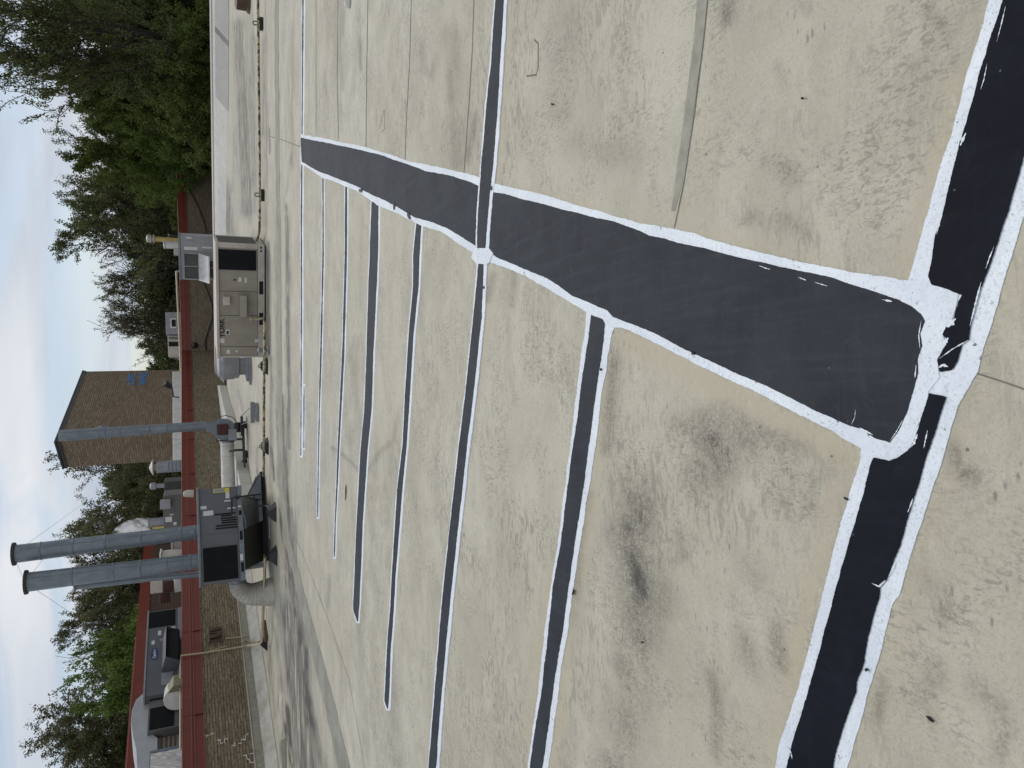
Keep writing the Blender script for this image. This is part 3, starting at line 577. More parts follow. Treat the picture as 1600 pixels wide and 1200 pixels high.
w7L = [(1710, -500), (1566, -60), (1546, 0), (1535, 42), (1522, 82), (1512, 112), (1500, 162), (1487, 212), (1475, 245), (1460, 297), (1447, 344), (1431, 400), (1420, 438), (1420, 460), (1380, 600), (1347, 701), (1346, 712), (1340, 735), (1325, 782), (1305, 850), (1296, 888), (1279, 958), (1258, 1037), (1238, 1107), (1217, 1165), (1212, 1197), (1192, 1260), (1048, 1700)]
w7R = [(2060, -500), (1760, -60), (1715, 20), (1680, 110), (1640, 220), (1600, 340), (1594, 359), (1581, 403), (1569, 437), (1562, 466), (1553, 500), (1541, 531), (1528, 581), (1516, 603), (1497, 634), (1487, 667), (1477, 705), (1460, 757), (1442, 812), (1429, 850), (1416, 894), (1407, 929), (1395, 943), (1384, 984), (1372, 1037), (1359, 1075), (1349, 1118), (1334, 1165), (1324, 1199), (1305, 1260), (1172, 1700)]
s7 = strip([band(up7L, up7R), band(lo7L, lo7R)], band(w7L, w7R), 0.002, 0.0048, M_epdmN, 'nearest and blackest strip, ending in a wide white T joint', 0.8, 0.9, 5)
l6L = [(925, 492), (921, 521), (912, 585), (904, 644), (900, 673), (888, 760), (877, 850), (866, 912), (860, 967), (855, 1012), (849, 1067), (836, 1147), (829, 1200), (822, 1260), (745, 1900)]
l6R = [(943, 499), (946, 506), (944, 533), (937, 579), (927, 650), (914, 750), (899, 850), (890, 912), (880, 987), (872, 1035), (867, 1065), (856, 1147), (848, 1200), (840, 1260), (759, 1900)]
l6l = [(917, 484), (916, 512), (908, 560), (900, 621), (893, 690), (882, 770), (872, 850), (860, 925), (850, 1000), (842, 1075), (832, 1147), (825, 1200), (818, 1260), (740, 1900)]
l6r = [(962, 508), (957, 521), (948, 575), (941, 612), (931, 698), (921, 760), (907, 850), (896, 920), (887, 990), (877, 1045), (865, 1147), (857, 1200), (848, 1260), (766, 1900)]
strip(band(l6L, l6R), band(l6l, l6r), 0.0025, 0.0047, M_epdm, 'second nearest black strip, leaving the wide strip on its left side', 0.7, 0.9, 21)
l5a = [(-900, 849, 866), (-60, 781, 794), (0, 776, 789), (50, 772, 786.5), (100, 769, 783), (160, 762, 780), (217, 757.5, 775.5), (262, 753.5, 772), (312, 750, 766), (362, 747, 762), (388, 747, 760)]
l5b = [(411, 749, 758), (497, 741, 754), (620, 728, 741), (700, 718, 731), (800, 707, 720), (900, 696, 709), (950, 691, 704), (1012, 686, 698), (1075, 681, 692), (1137, 676, 687), (1197, 671, 683), (1260, 664, 676), (1900, 604, 615)]
Ba, Wa = bandw(l5a, 2.4, 4.8, 6); Bb, Wb = bandw(l5b, 1.8, 4.6, 6)
cross = [(744, 384), (752, 392), (764, 386), (772, 396), (766, 411), (762, 414), (746, 412), (738, 402)]
strip([Ba, Bb], [Wa, Wb, cross], [0.0060, 0.0061, 0.0082], 0.0072, M_epdm, 'long narrow black strip that crosses over the wide one', 0.45, 0.6, 31)
def simple(C, label, dl, dr, seed, zo=0.0):
    B, Wt = bandw(C, dl, dr, 3); strip(B, Wt, 0.002, 0.003, M_epdm, label, 0.3, 0.35, seed)
simple([(349, 651, 659), (400, 646, 656), (447, 646, 654.5), (520, 639, 647), (640, 632, 639.5), (695, 629.5, 636), (765, 621, 629), (820, 617.5, 625), (900, 612.5, 618.5), (950, 610, 616), (1012, 605, 611), (1075, 602, 609), (1095, 601, 608), (1107, 605, 607)], 'black strip just beyond the crossing one, ending in a long point in the foreground left', 1.6, 3, 41)
simple([(315, 581, 591), (322, 580.5, 592), (400, 578, 591), (447, 576, 589), (550, 573, 584), (640, 569.5, 581), (700, 564, 575), (760, 560.5, 571), (820, 557.5, 567), (900, 554, 564), (945, 552, 562), (954, 552.5, 561), (971, 558.5, 560)], 'broad dark strip with a slanted cut end, third in the row of parallel strips', 1.3, 2.4, 51)
simple([(290, 539.5, 543), (400, 539, 542.5), (460, 537.5, 541), (550, 535, 538.5), (640, 530.5, 534), (700, 527.8, 530.5), (760, 525.5, 528), (820, 523, 525), (870, 522, 523.6)], 'thin strip beyond the broad slanted-end one', 1.1, 1.8, 61)
simple([(278, 504, 506), (400, 504, 506.3), (460, 502.8, 505), (550, 500.5, 503), (640, 498.2, 500.3), (760, 496.2, 497.9), (808, 496, 497.4)], 'hair-thin strip second from the far end of the wide strip', 1.0, 1.6, 71)
simple([(-800, 478.5, 481), (-40, 473, 475.2), (180, 471.5, 473.3), (350, 470.2, 472.2), (460, 470.5, 472.4), (640, 469.8, 471.4), (712, 469.6, 470.9)], 'farthest strip, meeting the pointed far end of the wide one', 0.9, 2.2, 81)
simple([(603, 475.0, 476), (640, 474.6, 475.8), (700, 474.6, 475.5)], 'short hair-thin strip lying right beside the farthest one', 0.8, 1.2, 91)
# smears of white sealant on the black of the nearest strip
sm = MB(); rr = random.Random(4)
def smear(pts, w0, z=0.0058):
    q = [PZ(*p) for p in dens(pts, 2.5)]; vs = []; fs = []
    for i, p in enumerate(q):
        d = (q[min(i+1, len(q)-1)]-q[max(0, i-1)]).normalized(); k = w0*(0.3+rr.random())*math.sin(math.pi*(i+0.4)/(len(q)+0.2))
        nrm = Vector((-d.y, d.x, 0))*k; vs += [(p.x-nrm.x, p.y-nrm.y, z), (p.x+nrm.x, p.y+nrm.y, z)]
        if i: fs.append((2*i-2, 2*i-1, 2*i+1, 2*i))
    sm.add(vs, fs)
for pts, wd in (([(1468, 562), (1490, 546), (1516, 531)], .0016), ([(1503, 228), (1508, 216), (1512, 208)], .004), ([(1536, 440), (1530, 462), (1524, 486), (1518, 510)], .0024), ([(1482, 511), (1490, 503), (1496, 498)], .008), ([(1474, 545), (1479, 535), (1484, 528)], .008),
                ([(1574, 10), (1567, 40), (1560, 66)], .0013), ([(1476, 330), (1470, 352), (1466, 366)], .002), ([(1468, 575), (1476, 570), (1484, 573)], .003), ([(1432, 668), (1437, 660), (1441, 650)], .003), ([(1424, 700), (1431, 692), (1436, 678)], .003), ([(1429, 778), (1425, 790), (1421, 800)], .0018),
                ([(1365, 911), (1376, 916), (1386, 906)], .0022), ([(1452, 672), (1448, 690), (1446, 700)], .0016), ([(1230, 1165), (1238, 1175), (1240, 1185)], .004), ([(1402, 875), (1396, 890), (1391, 900)], .0014), ([(1556, 385), (1549, 402), (1543, 420)], .0015), ([(1545, 100), (1540, 125), (1535, 140)], .0012)):
    smear(pts, wd)
for pts, wd in (([(1392, 690), (1402, 676), (1413, 656)], .0012), ([(1332, 664), (1338, 652), (1339, 640)], .0009), ([(1345, 668), (1356, 674), (1366, 679)], .0025), ([(1188, 415), (1198, 419), (1206, 421)], .0016), ([(1249, 433), (1262, 438)], .0016), ([(1275, 441), (1295, 447)], .0014), ([(1380, 468), (1396, 471)], .0022), ([(1442, 500), (1438, 524), (1440, 545)], .0014), ([(1434, 570), (1432, 590)], .0018)):
    smear(pts, wd, 0.0055)
sm.build('sealant_smear', M_seal, s7, fix=False)

# ------------------------------------------------------------------ brick building
gz = -4.6
bld = empty('brick_building', (WC.x, WC.y, 0), 'brown brick building with a red metal edge rising behind the rooftop units', 'building')
WL[bld.name] = Vector((WC.x, WC.y, 0))
nL = Vector((-WBdir.y, WBdir.x, 0))                   # points away from the viewer, into the building
mb = MB(); mb.extrude([WS+Vector((0, 0, gz)), WC+Vector((0, 0, gz)), WC+Vector((0, 0, ZB)), WS+Vector((0, 0, ZB))], nL*0.3); mb.build('wall', M_brick, bld)
rdir = (WE-WC).normalized(); nR = Vector((-rdir.y, rdir.x, 0))
WCr = WC+rdir*0.01
WEh = WE
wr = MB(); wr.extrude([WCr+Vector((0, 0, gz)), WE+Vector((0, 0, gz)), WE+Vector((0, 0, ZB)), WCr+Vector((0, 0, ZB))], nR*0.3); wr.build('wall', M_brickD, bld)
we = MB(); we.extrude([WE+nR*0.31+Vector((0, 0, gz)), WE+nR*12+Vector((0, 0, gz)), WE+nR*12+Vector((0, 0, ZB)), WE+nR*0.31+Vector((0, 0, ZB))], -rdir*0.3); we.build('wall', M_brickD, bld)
def coping(A, B, n, parent):
    d = (B-A).normalized(); z0 = ZB-0.02
    m1 = MB(); m2 = MB()
    prof = [(-0.025, 0.0), (-0.025, 0.20), (-0.035, 0.21), (-0.035, 0.235), (-0.045, 0.245), (-0.045, 0.47), (0.33, 0.49), (0.33, 0.02)]
    m1.extrude([A+n*p+Vector((0, 0, z0+q)) for p, q in prof], B-A)
    for (p, q0, q1) in ((-0.047, 0.196, 0.212), (-0.058, 0.262, 0.280), (-0.038, -0.002, 0.014), (-0.058, 0.455, 0.472)):
        m2.extrude([A+n*p+Vector((0, 0, z0+q0)), A+n*(p+0.02)+Vector((0, 0, z0+q0)), A+n*(p+0.02)+Vector((0, 0, z0+q1)), A+n*p+Vector((0, 0, z0+q1))], B-A)
    j = MB(); L = (B-A).length; k = 0.0
    while k < L:
        q = A+d*k+n*-0.050+Vector((0, 0, z0)); j.extrude([q, q+d*0.012, q+d*0.012+Vector((0, 0, 0.47)), q+Vector((0, 0, 0.47))], n*0.02); k += 3.05
    c = m1.build('coping', M_red, parent); m2.build('drip_edge', M_redL, c); j.build('joint', M_dkred, c)
coping(WS, WC, nL, bld); coping(WC+rdir*0.06, WE+rdir*0.08, nR, bld); coping(WE+nR*0.4+rdir*0.02, WE+nR*12+rdir*0.02, -rdir, bld)
# counterflashing bar and the membrane turned up against the wall
zf = 0.44
mb = MB(); A = WS; B = wall_at(757)
mb.extrude([A-nL*0.03+Vector((0, 0, zf)), A-nL*0.001+Vector((0, 0, zf)), A-nL*0.001+Vector((0, 0, zf+0.035)), A-nL*0.03+Vector((0, 0, zf+0.035))], B-A); mb.build('counterflashing', M_taned, bld)
mb = MB(); mb.extrude([A-nL*0.012+Vector((0, 0, 0)), A-nL*0.002+Vector((0, 0, 0)), A-nL*0.002+Vector((0, 0, zf-0.01)), A-nL*0.012+Vector((0, 0, zf-0.01))], B-A); mb.build('wall_flashing', M_lapband, bld)
mb = MB(); mb.extrude([A-nL*0.35+Vector((0, 0, 0.002)), A-nL*0.013+Vector((0, 0, 0.002)), A-nL*0.013+Vector((0, 0, 0.26)), A-nL*0.10+Vector((0, 0, 0.25))], B-A); mb.build('base_flashing', M_cream, bld, bev=0.02)
# fresh white repointing of cracks
def onwall(x, y, off=0.012):
    p = wall_at(y, x); d = _ray(x, y); t = (p.x/d[0]) if abs(d[0]) > 1 else p.y/d[1]
    q = Vector(_O+d*t); return q-nL*off
mm = MB()
for pl in ([(319.5, 1149), (323, 1149), (323, 1153)], [(321, 1149), (326, 1149)], [(328, 1149), (331, 1146), (333, 1147), (333.5, 1145)], [(339, 1157), (344, 1156), (345, 1162), (348, 1161)], [(350, 1161), (351, 1155), (355, 1154), (356, 1157)], [(363, 1165), (367, 1165), (367, 1161)], [(372, 1162), (378, 1161)],
           [(377, 1157), (380, 1155), (383, 1157), (384, 1149), (388, 1147)], [(380, 1181), (385, 1180), (386, 1186), (390, 1187), (391, 1192), (397, 1191), (397, 1185)], [(390, 1178), (396, 1177), (396, 1170), (399, 1170)]):
    for a, b in zip(pl[:-1], pl[1:]):
        mm.tube([onwall(*a, 0.004), onwall(*b, 0.004)], 0.011, 4)
    mm.build('repointed_crack', M_mortar, bld); mm = MB()
# upper roof deck behind the coping (below eye level edge, carries the machines)
ur = MB(); C1 = WS+nL*0.33; C2 = WC+nL*0.33; C3 = WE+nR*0.5-rdir*0.2; C4 = WE+nR*40; C5 = WS+nL*30+WBdir*30
ur.add([(p.x, p.y, 1.55) for p in (C1, C2, C3, C4, C5)], [(0, 1, 2, 3, 4)]); tag(ur.build('upper_roof', M_cream, None), kind='structure')
ZR = 1.55

# low parapet on the far edge of the roof
par = empty('roof_edge_parapet', (EA.x, EA.y, 0), 'low pale parapet along the far edge of the near roof, with panels of grey membrane', 'parapet')
out_n = Vector((edir.y, -edir.x, 0));
if out_n.y < 0: out_n = -out_n
hp = 0.52
def edge_wall(A, B, n, h, parent, h2=None):
    h2 = h2 or h
    def sec(P, hh): return [P+n*a_+Vector((0, 0, z_)) for a_, z_ in ((0.0, 0.004), (1.55, gz), (1.55, hh), (1.2, hh-.01))]
    m = MB(); m.loft(sec(A, h), sec(B, h2)); m.build('inner_face', M_creamface, parent)
    def sec2(P, hh): return [P+n*a_+Vector((0, 0, hh+z_)) for a_, z_ in ((1.17, -.07), (1.58, -.07), (1.58, .05), (1.17, .02))]
    m = MB(); m.loft(sec2(A, h), sec2(B, h2)); m.build('edge_trim', M_creamtrim, parent)
M_creamface = weath('pale_grey_flashing', (0.50, 0.49, 0.44), 0.65, 0, 0.15, 1.5, (0.34, 0.33, 0.30), 0.5, 0.05, True)
M_creamtrim = weath('pinkish_edge_metal', (0.50, 0.45, 0.41), 0.5, 0, 0.1, 2, None, 0, 0)
PB = PZ(350, 622); PB.z = 0
edge_wall(CORN, PB, out_n, hp, par, 0.33)
sn = W2
edge_wall(CORN+out_n*1.5, SIDE, sn, hp, par)
# darker membrane panels lapped up the face
pm = MB()
def on_edge(k, z, off=0.006): return CORN+edir*k+out_n*(1.2*z/0.56-0.012)+Vector((0, 0, z))
for a, b in ((0.9, 2.1), (2.2, 4.3)):
    pm.add([tuple(on_edge(a, 0.012)), tuple(on_edge(b+.3, 0.012)), tuple(on_edge(b, hp-0.10, .02)), tuple(on_edge(a-.3, hp-0.10, .02))], [(0, 1, 2, 3)])
pm.build('membrane_panel', weath('grey_membrane_panel', (0.31, 0.305, 0.275), .65, 0, .15, 2, (.25, .24, .22), .4, .03, True), par, fix=False)
# curb that turns from the far parapet towards the viewer along the wall
cu0 = PB; cu1 = PZ(372, 738); cu1.z = 0; cu2 = cu1+(cu1-cu0).normalized()*3.0
cb = MB(); nn = Vector((-(cu1-cu0).y, (cu1-cu0).x, 0)).normalized()
if nn.x > 0: nn = -nn
fe = [PZ(x, y, .33) for x, y in ((342.5, 603), (348, 632), (353, 650), (362, 690), (371, 735), (381, 790))]
bk = [wall_at(y)-nL*0.02+Vector((0, 0, .34)) for y in (790, 735, 690, 650, 603)]
cb.extrude(fe+bk, (0, 0, -.328))
cbo = cb.build('membrane_curb', M_creamface, None, bev=0.02); tag(cbo, 'raised pale membrane curb running beside the brick wall behind the blower', 'curb')

# ------------------------------------------------------------------ rooftop unit, tan, on the near roof
yk0 = PZ(411, 558, 0.06); yk1 = PZ(411, 383, 0.06)
YW = (Vector((yk1.x, yk1.y))-Vector((yk0.x, yk0.y))).length; ang = math.atan2(yk1.y-yk0.y, yk1.x-yk0.x)
YH = PY(339.5, 557, yk0.y).z
Fy = FR((yk0.x, yk0.y, 0), ang); YD = 1.35
def ya(y): return (558-y)/(558-383.)*YW
def yz(x): return 0.06+(411-x)/(411-339.5)*(YH-0.06)
yu = empty('rooftop_unit', (yk0.x, yk0.y, 0), 'tan packaged rooftop unit lettered YORK with a black coil at its right end', 'air conditioner')
b = MB(Fy); b.box((0.02, 0.02, 0.17), (YW-0.02, YD, YH-0.05))
cab = b.build('cabinet', M_tan, yu, bev=0.008)
b = MB(Fy)
for yy in (454.5, 492, 541): b.box((ya(yy)-0.004, 0.014, 0.18), (ya(yy)+0.004, 0.03, YH-0.06))
b.build('panel_seam', M_dkcap, cab)
b = MB(Fy); b.box((-0.015, -0.015, YH-0.055), (YW+0.015, YD+0.015, YH)); b.build('top_panel', M_taned, yu, bev=0.006)
b = MB(Fy); b.box((0, 0, 0.03), (YW, 0.06, 0.165)); b.box((0, YD-0.06, 0.03), (YW, YD, 0.165)); b.box((YW-0.06, 0.065, 0.03), (YW, YD-0.065, 0.165)); b.box((0, 0.065, 0.03), (0.06, YD-0.065, 0.165))
rl = b.build('base_rail', M_taned, yu)
b = MB(Fy)
for y0, y1 in ((438, 458), (487, 494), (497, 506)): b.box((ya(y1), -0.004, 0.055), (ya(y0), 0.02, 0.14))
for y0 in (387, 392): b.box((ya(y0+1.2), -0.004, 0.08), (ya(y0-1.2), 0.02, 0.12))
b.build('fork_slot', M_void, rl)
b = MB(Fy); b.box((ya(422), 0.003, 0.20), (ya(392), 0.03, yz(341.5)-0.03)); b.build('condenser_coil', M_coil, yu)
b = MB(Fy); b.box((YW-0.018, 0.10, 0.20), (YW+0.002, YD-0.10, YH-0.09)); b.build('side_coil', M_coilg, yu)
b = MB(Fy); b.box((YW-0.09, 0.0, 0.17), (YW+0.006, 0.09, YH-0.056)); b.box((YW-0.03, YD-0.09, 0.17), (YW+0.006, YD, YH-0.056)); b.box((0, 0, 0.17), (0.03, 0.03, YH-0.056)); b.build('corner_post', M_taned, yu)
b = MB(Fy); b.box((ya(474.5), -0.12, yz(360)), (ya(462), 0.02, yz(349.5))); b.build('disconnect_box', M_taned, yu, bev=0.01)
b = MB(Fy); a0, a1 = ya(491.5), ya(459)
b.loft([(a0, 0.02, yz(385)), (a1, 0.02, yz(385)), (a1, 0.02, yz(373)), (a0, 0.02, yz(373))], [(a0, -0.16, yz(385)), (a1, -0.16, yz(385)), (a1, -0.14, yz(375)), (a0, -0.14, yz(375))]); b.build('vent_hood', M_tan, yu, bev=0.006)
b = MB(Fy); b.tube([(ya(495.5), -0.09, yz(388)), (ya(495.5), -0.10, 0.10)], 0.02, 8); b.tube([(ya(495.5), -0.10, yz(402)), (ya(495.5), 0.01, yz(402))], 0.015, 6); b.lathe(tuple((ya(495.5), -0.10, yz(394))), [(0.03, 0), (0.04, 0.01), (0.04, 0.05), (0.03, 0.06)], 8)
b.build('drain_pipe', M_beige, yu)
X_ = Fy.to_3x3() @ Vector((1, 0, 0)); up = Vector((0, 0, 1))
def ypt(y, x, off=-0.002): return Fy @ Vector((ya(y), off+0.018, yz(x)))
text('YORK', 0.155, ypt(526.5, 351), X_, up, M_ink, yu)
b = MB(Fy)
for (x0, x1, y0, y1) in ((343, 351, 528, 535), (353, 359, 514, 522), (373, 378, 433, 440), (382.5, 386.5, 433, 441), (398, 406, 529, 534), (354, 359, 546, 552), (368, 371, 547, 550), (337.6, 338, 0, 0)):
    if y1: b.box((ya(y1), 0.012, yz(x1)), (ya(y0), 0.0185, yz(x0)))
b.build('label', M_label, yu)
b = MB(Fy); b.lathe(tuple((ya(437), 0.016, yz(367.5))), [(0.022, 0), (0.022, 0.006)], 12, axis=(0, -1, 0)); b.box((ya(521), 0.0105, yz(358)), (ya(516), 0.0118, yz(354))); b.build('round_latch', M_ink, yu)

# ------------------------------------------------------------------ light grey unit behind it, with an open intake hood
gY = 19.6; g0 = PY(335, 438, gY); g1 = PY(335, 369, gY-0.25); gang = math.atan2(g1.y-g0.y, g1.x-g0.x); gw = (Vector((g1.x, g1.y))-Vector((g0.x, g0.y))).length
gH = PY(282, 400, gY).z; Fg = FR((g0.x, g0.y, 0), gang)
gu = empty('ventilation_unit', (g0.x, g0.y, 0), 'pale grey ventilation unit with a lifted intake hood, standing behind the tan unit', 'air conditioner')
b = MB(Fg); b.box((0, 0, 0.25), (gw, 1.3, gH)); b.build('cabinet', M_greyL, gu, bev=0.01)
b = MB(Fg); b.box((-0.02, -0.02, gH+0.002), (gw+0.02, 1.32, gH+0.045)); b.build('top_panel', M_galv, gu)
b = MB(Fg); b.box((0.05, 0.05, 0), (gw-0.05, 1.25, 0.248)); b.build('curb', M_cream, gu)
def ga(y): return (438-y)/69.*gw
gz_ = lambda x: PY(x, 400, gY).z
h0, h1 = ga(436), ga(398)
b = MB(Fg); b.box((h0, -0.05, gz_(308)), (h1, 0.004, gz_(288))); hd = b.build('intake_louver', M_coilg, gu)
b = MB(Fg); b.box((h0-.03, -0.075, gz_(288)), (h1+.03, 0.004, gz_(286.0))); b.box((h0-.03, -0.075, gz_(308)), (h0, 0.003, gz_(288.2))); b.box((h1, -0.075, gz_(308)), (h1+.03, 0.003, gz_(288.2))); b.box(((h0+h1)/2-.012, -0.075, gz_(308)), ((h0+h1)/2+.012, -0.052, gz_(288.2))); b.build('louver_frame', M_greyL, gu)
b = MB(Fg); b.loft([(h0-.04, -0.01, gz_(309)), (h1+.02, -0.01, gz_(309)), (h1+.02, -0.01, gz_(311)), (h0-.04, -0.01, gz_(311))], [(h0-.07, -0.55, gz_(324)), (h1-.02, -0.55, gz_(324)), (h1-.02, -0.55, gz_(326)), (h0-.07, -0.55, gz_(326))]); b.build('hood_flap', M_white, gu)
b = MB(Fg)
for (x0, x1, y0, y1) in ((325, 332, 408, 418), (325, 332, 419.5, 434)): b.box((ga(y1), -0.012, gz_(x1)), (ga(y0), 0.004, gz_(x0)))
b.build('access_panel', M_dkcap, gu)
b = MB(Fg)
for (x0, x1, y0, y1) in ((288, 308.5, 387.5, 392), (316, 331, 386, 388.5), (291, 300, 372.5, 374.5)): b.box((ga(y1), -0.006, gz_(x1)), (ga(y0), 0.004, gz_(x0)))
b.build('label', M_label, gu)

# ------------------------------------------------------------------ dark grey unit on a sheet metal transition
uL = PY(384, 906, 16.1); uR = PY(377, 758, 16.62)
gW = (Vector((uR.x, uR.y))-Vector((uL.x, uL.y))).length; uang = math.atan2(uR.y-uL.y, uR.x-uL.x)
UH = PY(311.5, 906, 16.1).z; UB = uL.z
Fu = FR((uL.x, uL.y, 0), uang); UD = 1.25
du = empty('rooftop_unit', (uL.x, uL.y, 0), 'dark grey rooftop unit raised on a sheet metal base before two tall stacks', 'air conditioner')
def ua(y): return (906-y)/148.*gW
def uz(x, y=830): # height on the front face
    p = Fu @ Vector((ua(y), 0, 0)); return PY(x, y, p.y).z
b = MB(Fu); b.box((0.015, 0.015, UB+0.10), (gW-0.015, UD, UH-0.04)); dc = b.build('cabinet', M_grey, du, bev=0.008)
b = MB(Fu); b.box((-0.02, -0.02, UH-0.045), (gW+0.02, UD+0.02, UH)); b.build('top_panel', M_galvd, du, bev=0.006)
b = MB(Fu); b.box((0, 0, UB), (gW, UD, UB+0.098)); dr_ = b.build('base_rail', M_galvd, du)
b = MB(Fu)
for y0, y1 in ((798, 805), (830, 844), (879, 893)): b.box((ua(y1), -0.004, UB+0.02), (ua(y0), 0.02, UB+0.08))
b.build('fork_slot', M_void, dr_)
b = MB(Fu); b.box((0.06, 0.002, UB+0.14), (ua(851), 0.03, UH-0.085)); b.build('condenser_coil', M_coil, du)
b = MB(Fu); b.box((0.0, 0.0, UB+0.1), (0.055, 0.05, UH-0.046)); b.box((ua(850), 0.004, UB+0.1), (ua(848), 0.02, UH-0.046)); b.box((ua(831), 0.008, UB+0.1), (ua(830), 0.02, UH-0.046)); b.build('corner_post', M_grey, du)
b = MB(Fu)
for (x0, x1, y) in ((335, 368, 801), (345, 362, 804), (345, 369, 808), (346, 370, 811.5), (346, 370, 815), (337, 371, 819), (337, 371, 823)): b.box((ua(y+1.1), 0.004, uz(x1, y)), (ua(y-1.1), 0.02, uz(x0, y)))
b.build('louver', M_void, dc)
b = MB(Fu)
for (x0, x1, y0, y1) in ((317, 333, 794, 801.5), (313, 322.5, 786, 791), (352, 358, 764, 777), (350, 360, 780, 782), (355, 368, 792, 794), (334, 352, 762, 766)): b.box((ua(y1), 0.006, uz(x1, y0)), (ua(y0), 0.0155, uz(x0, y0)))
b.build('label', M_label, du)
b = MB(Fu); b.box((ua(767), 0.004, uz(358, 762)), (ua(760.5), 0.0065, uz(333, 762))); wl_ = b.build('warning_label', M_yel, du)
b = MB(Fu); b.box((ua(766.2), 0.002, uz(351, 762)), (ua(761.3), 0.0064, uz(334.5, 762))); b.build('label_text_field', M_greyL, wl_)
b = MB(Fu)
for y0, y1 in ((790, 793), (866, 876)): b.box((ua(y1), -0.006, UB+0.03), (ua(y0), -0.001, UB+0.09))
b.build('label', M_label, du)
# transition and curb below
cL = PZ(420, 876); cR = PZ(414, 722)
cL = Fu.inverted() @ Vector((cL.x, cL.y, 0)); cR = Fu.inverted() @ Vector((cR.x, cR.y, 0))
zc = 0.13
b = MB(Fu); b.box((cL.x, cL.y, 0.0), (cR.x*0.94, UD+0.25, zc-0.03)); b.build('curb', M_black, du)
zt = UB-0.004
b = MB(Fu); q0 = cL.x+0.02; q1 = ua(808); q2 = cR.x*0.94
b.loft([(q0, cL.y+.01, zc-.03), (q1, cL.y+.01, zc-.03), (q1, UD+.2, zc-.03), (q0, UD+.2, zc-.03)], [(ua(890), 0.03, zt), (ua(828), 0.03, zt), (ua(828), UD, zt), (ua(890), UD, zt)]); b.build('transition_duct', M_dkgrey, du)
b = MB(Fu); b.loft([(q1+.004, cL.y+.02, zc-.03), (ua(772), cL.y+.05, zc-.03), (ua(772), UD, zc-.03), (q1+.004, UD, zc-.03)], [(ua(828)+.004, 0.04, zt), (ua(775), 0.05, zt), (ua(775), UD, zt), (ua(828)+.004, UD, zt)]); b.build('transition_duct', M_galvd, du)
b = MB(Fu); b.loft([(ua(771), cL.y+.02, zc-.03), (q2, cL.y+0.15, zc-.03), (q2-.1, UD, zc-.03), (ua(771), UD, zc-.03)], [(ua(774), cL.y+.1, zt-0.16), (q2-.06, cL.y+.2, zc+.04), (q2-.16, UD-.05, zc+.06), (ua(774), UD, zt-0.10)]); b.build('sheet_metal_apron', M_galvd, du)
b = MB(Fu)
for k in range(3): f_ = (k+1)/4.; yy_ = cL.y+.15+f_*(UD-cL.y-.2); b.tube([(ua(774), yy_, zt-.15+f_*.05), (q2-.08-f_*.07, yy_, zc+.055)], 0.012, 5)
b.build('standing_seam', M_galv, du)
b = MB(Fu)
for yy in (813, 867): b.box((ua(yy+3), cL.y-0.01, zc+.02), (ua(yy-3), cL.y+.03, zc+.11))
b.build('bracket', M_greyL, du)
# black and grey piping at its right hand end
gp = empty('gas_drop_pipe', Fu @ Vector((ua(775), -0.1, 0)), 'black iron pipe and grey conduit bent round the base of the dark grey unit', 'pipe')
def up_(x, y, Yo=-0.12):
    p = Fu @ Vector((ua(y), Yo, 0)); return PY(x, y, p.y)
b = MB(); b.tube([up_(362, 803), up_(362, 778), up_(369, 777), up_(378, 775.5), up_(395, 773.5), up_(411, 772)], 0.018, 8); b.tube([up_(397, 774), up_(398, 788)], 0.016, 8); b.tube([up_(399, 790, -.2), up_(414, 790, -.2)], 0.02, 8)
b.lathe(up_(371, 777)-Vector((0, 0, .03)), [(0.03, 0), (0.04, 0.01), (0.04, 0.06), (0.03, 0.07)], 8)
b.build('iron_pipe', M_black, gp, smooth=True)
b = MB(); b.tube([up_(414, 790, -.25), up_(418, 791, -.25), up_(420, 796, -.25), up_(420.5, 803, -.25), up_(421.5, 842, -.25)], 0.014, 8); b.tube([up_(377, 792, -.06), up_(380, 800, -.06), up_(384, 815, -.06), up_(384, 826, -.06)], 0.008, 6); b.build('conduit', M_galv, gp, smooth=True)

# elbow duct on the left of the dark unit
el = empty('duct_elbow', PZ(412, 918), 'fat cream coated duct elbow turning down into the roof beside the dark grey unit', 'duct')
eY = 16.9; ctr = PY(371, 900, eY)
b = MB(); p1 = PY(369, 893, eY); p2 = PY(370.5, 909, eY)
b.tube([p1, p2], 0.17, 20); b.tube([PY(371.6, 909, eY), PY(371.8, 911, eY)], 0.18, 20); b.build('metal_collar', M_galv, el, smooth=True)
b = MB(); pts = []
A0 = p2; dn = Vector((0, 0, -1)); sd_ = (p2-p1).normalized(); Rb = 0.36
cc = A0+dn*Rb*1.0
for k in range(9):
    t = math.pi/2*k/8; pts.append(cc+sd_*math.sin(t)*Rb*0.9+Vector((0, 0, 1))*math.cos(t)*Rb)
pts.append(Vector((pts[-1].x, pts[-1].y, 0.0)))
pts = [Vector(p) for p in pts]; rads = [0.17+0.010*k for k in range(9)]+[0.32]
b.tube(pts, rads, 22); elb = b.build('coated_elbow', M_cream, el, smooth=True)
b = MB()
for k in range(1, 9, 1):
    d = (pts[k+1]-pts[k-1]).normalized()*0.006; b.tube([pts[k]-d, pts[k]+d], rads[k]+0.004, 22)
b.build('wrap_seam', M_lapband, elb, smooth=True)

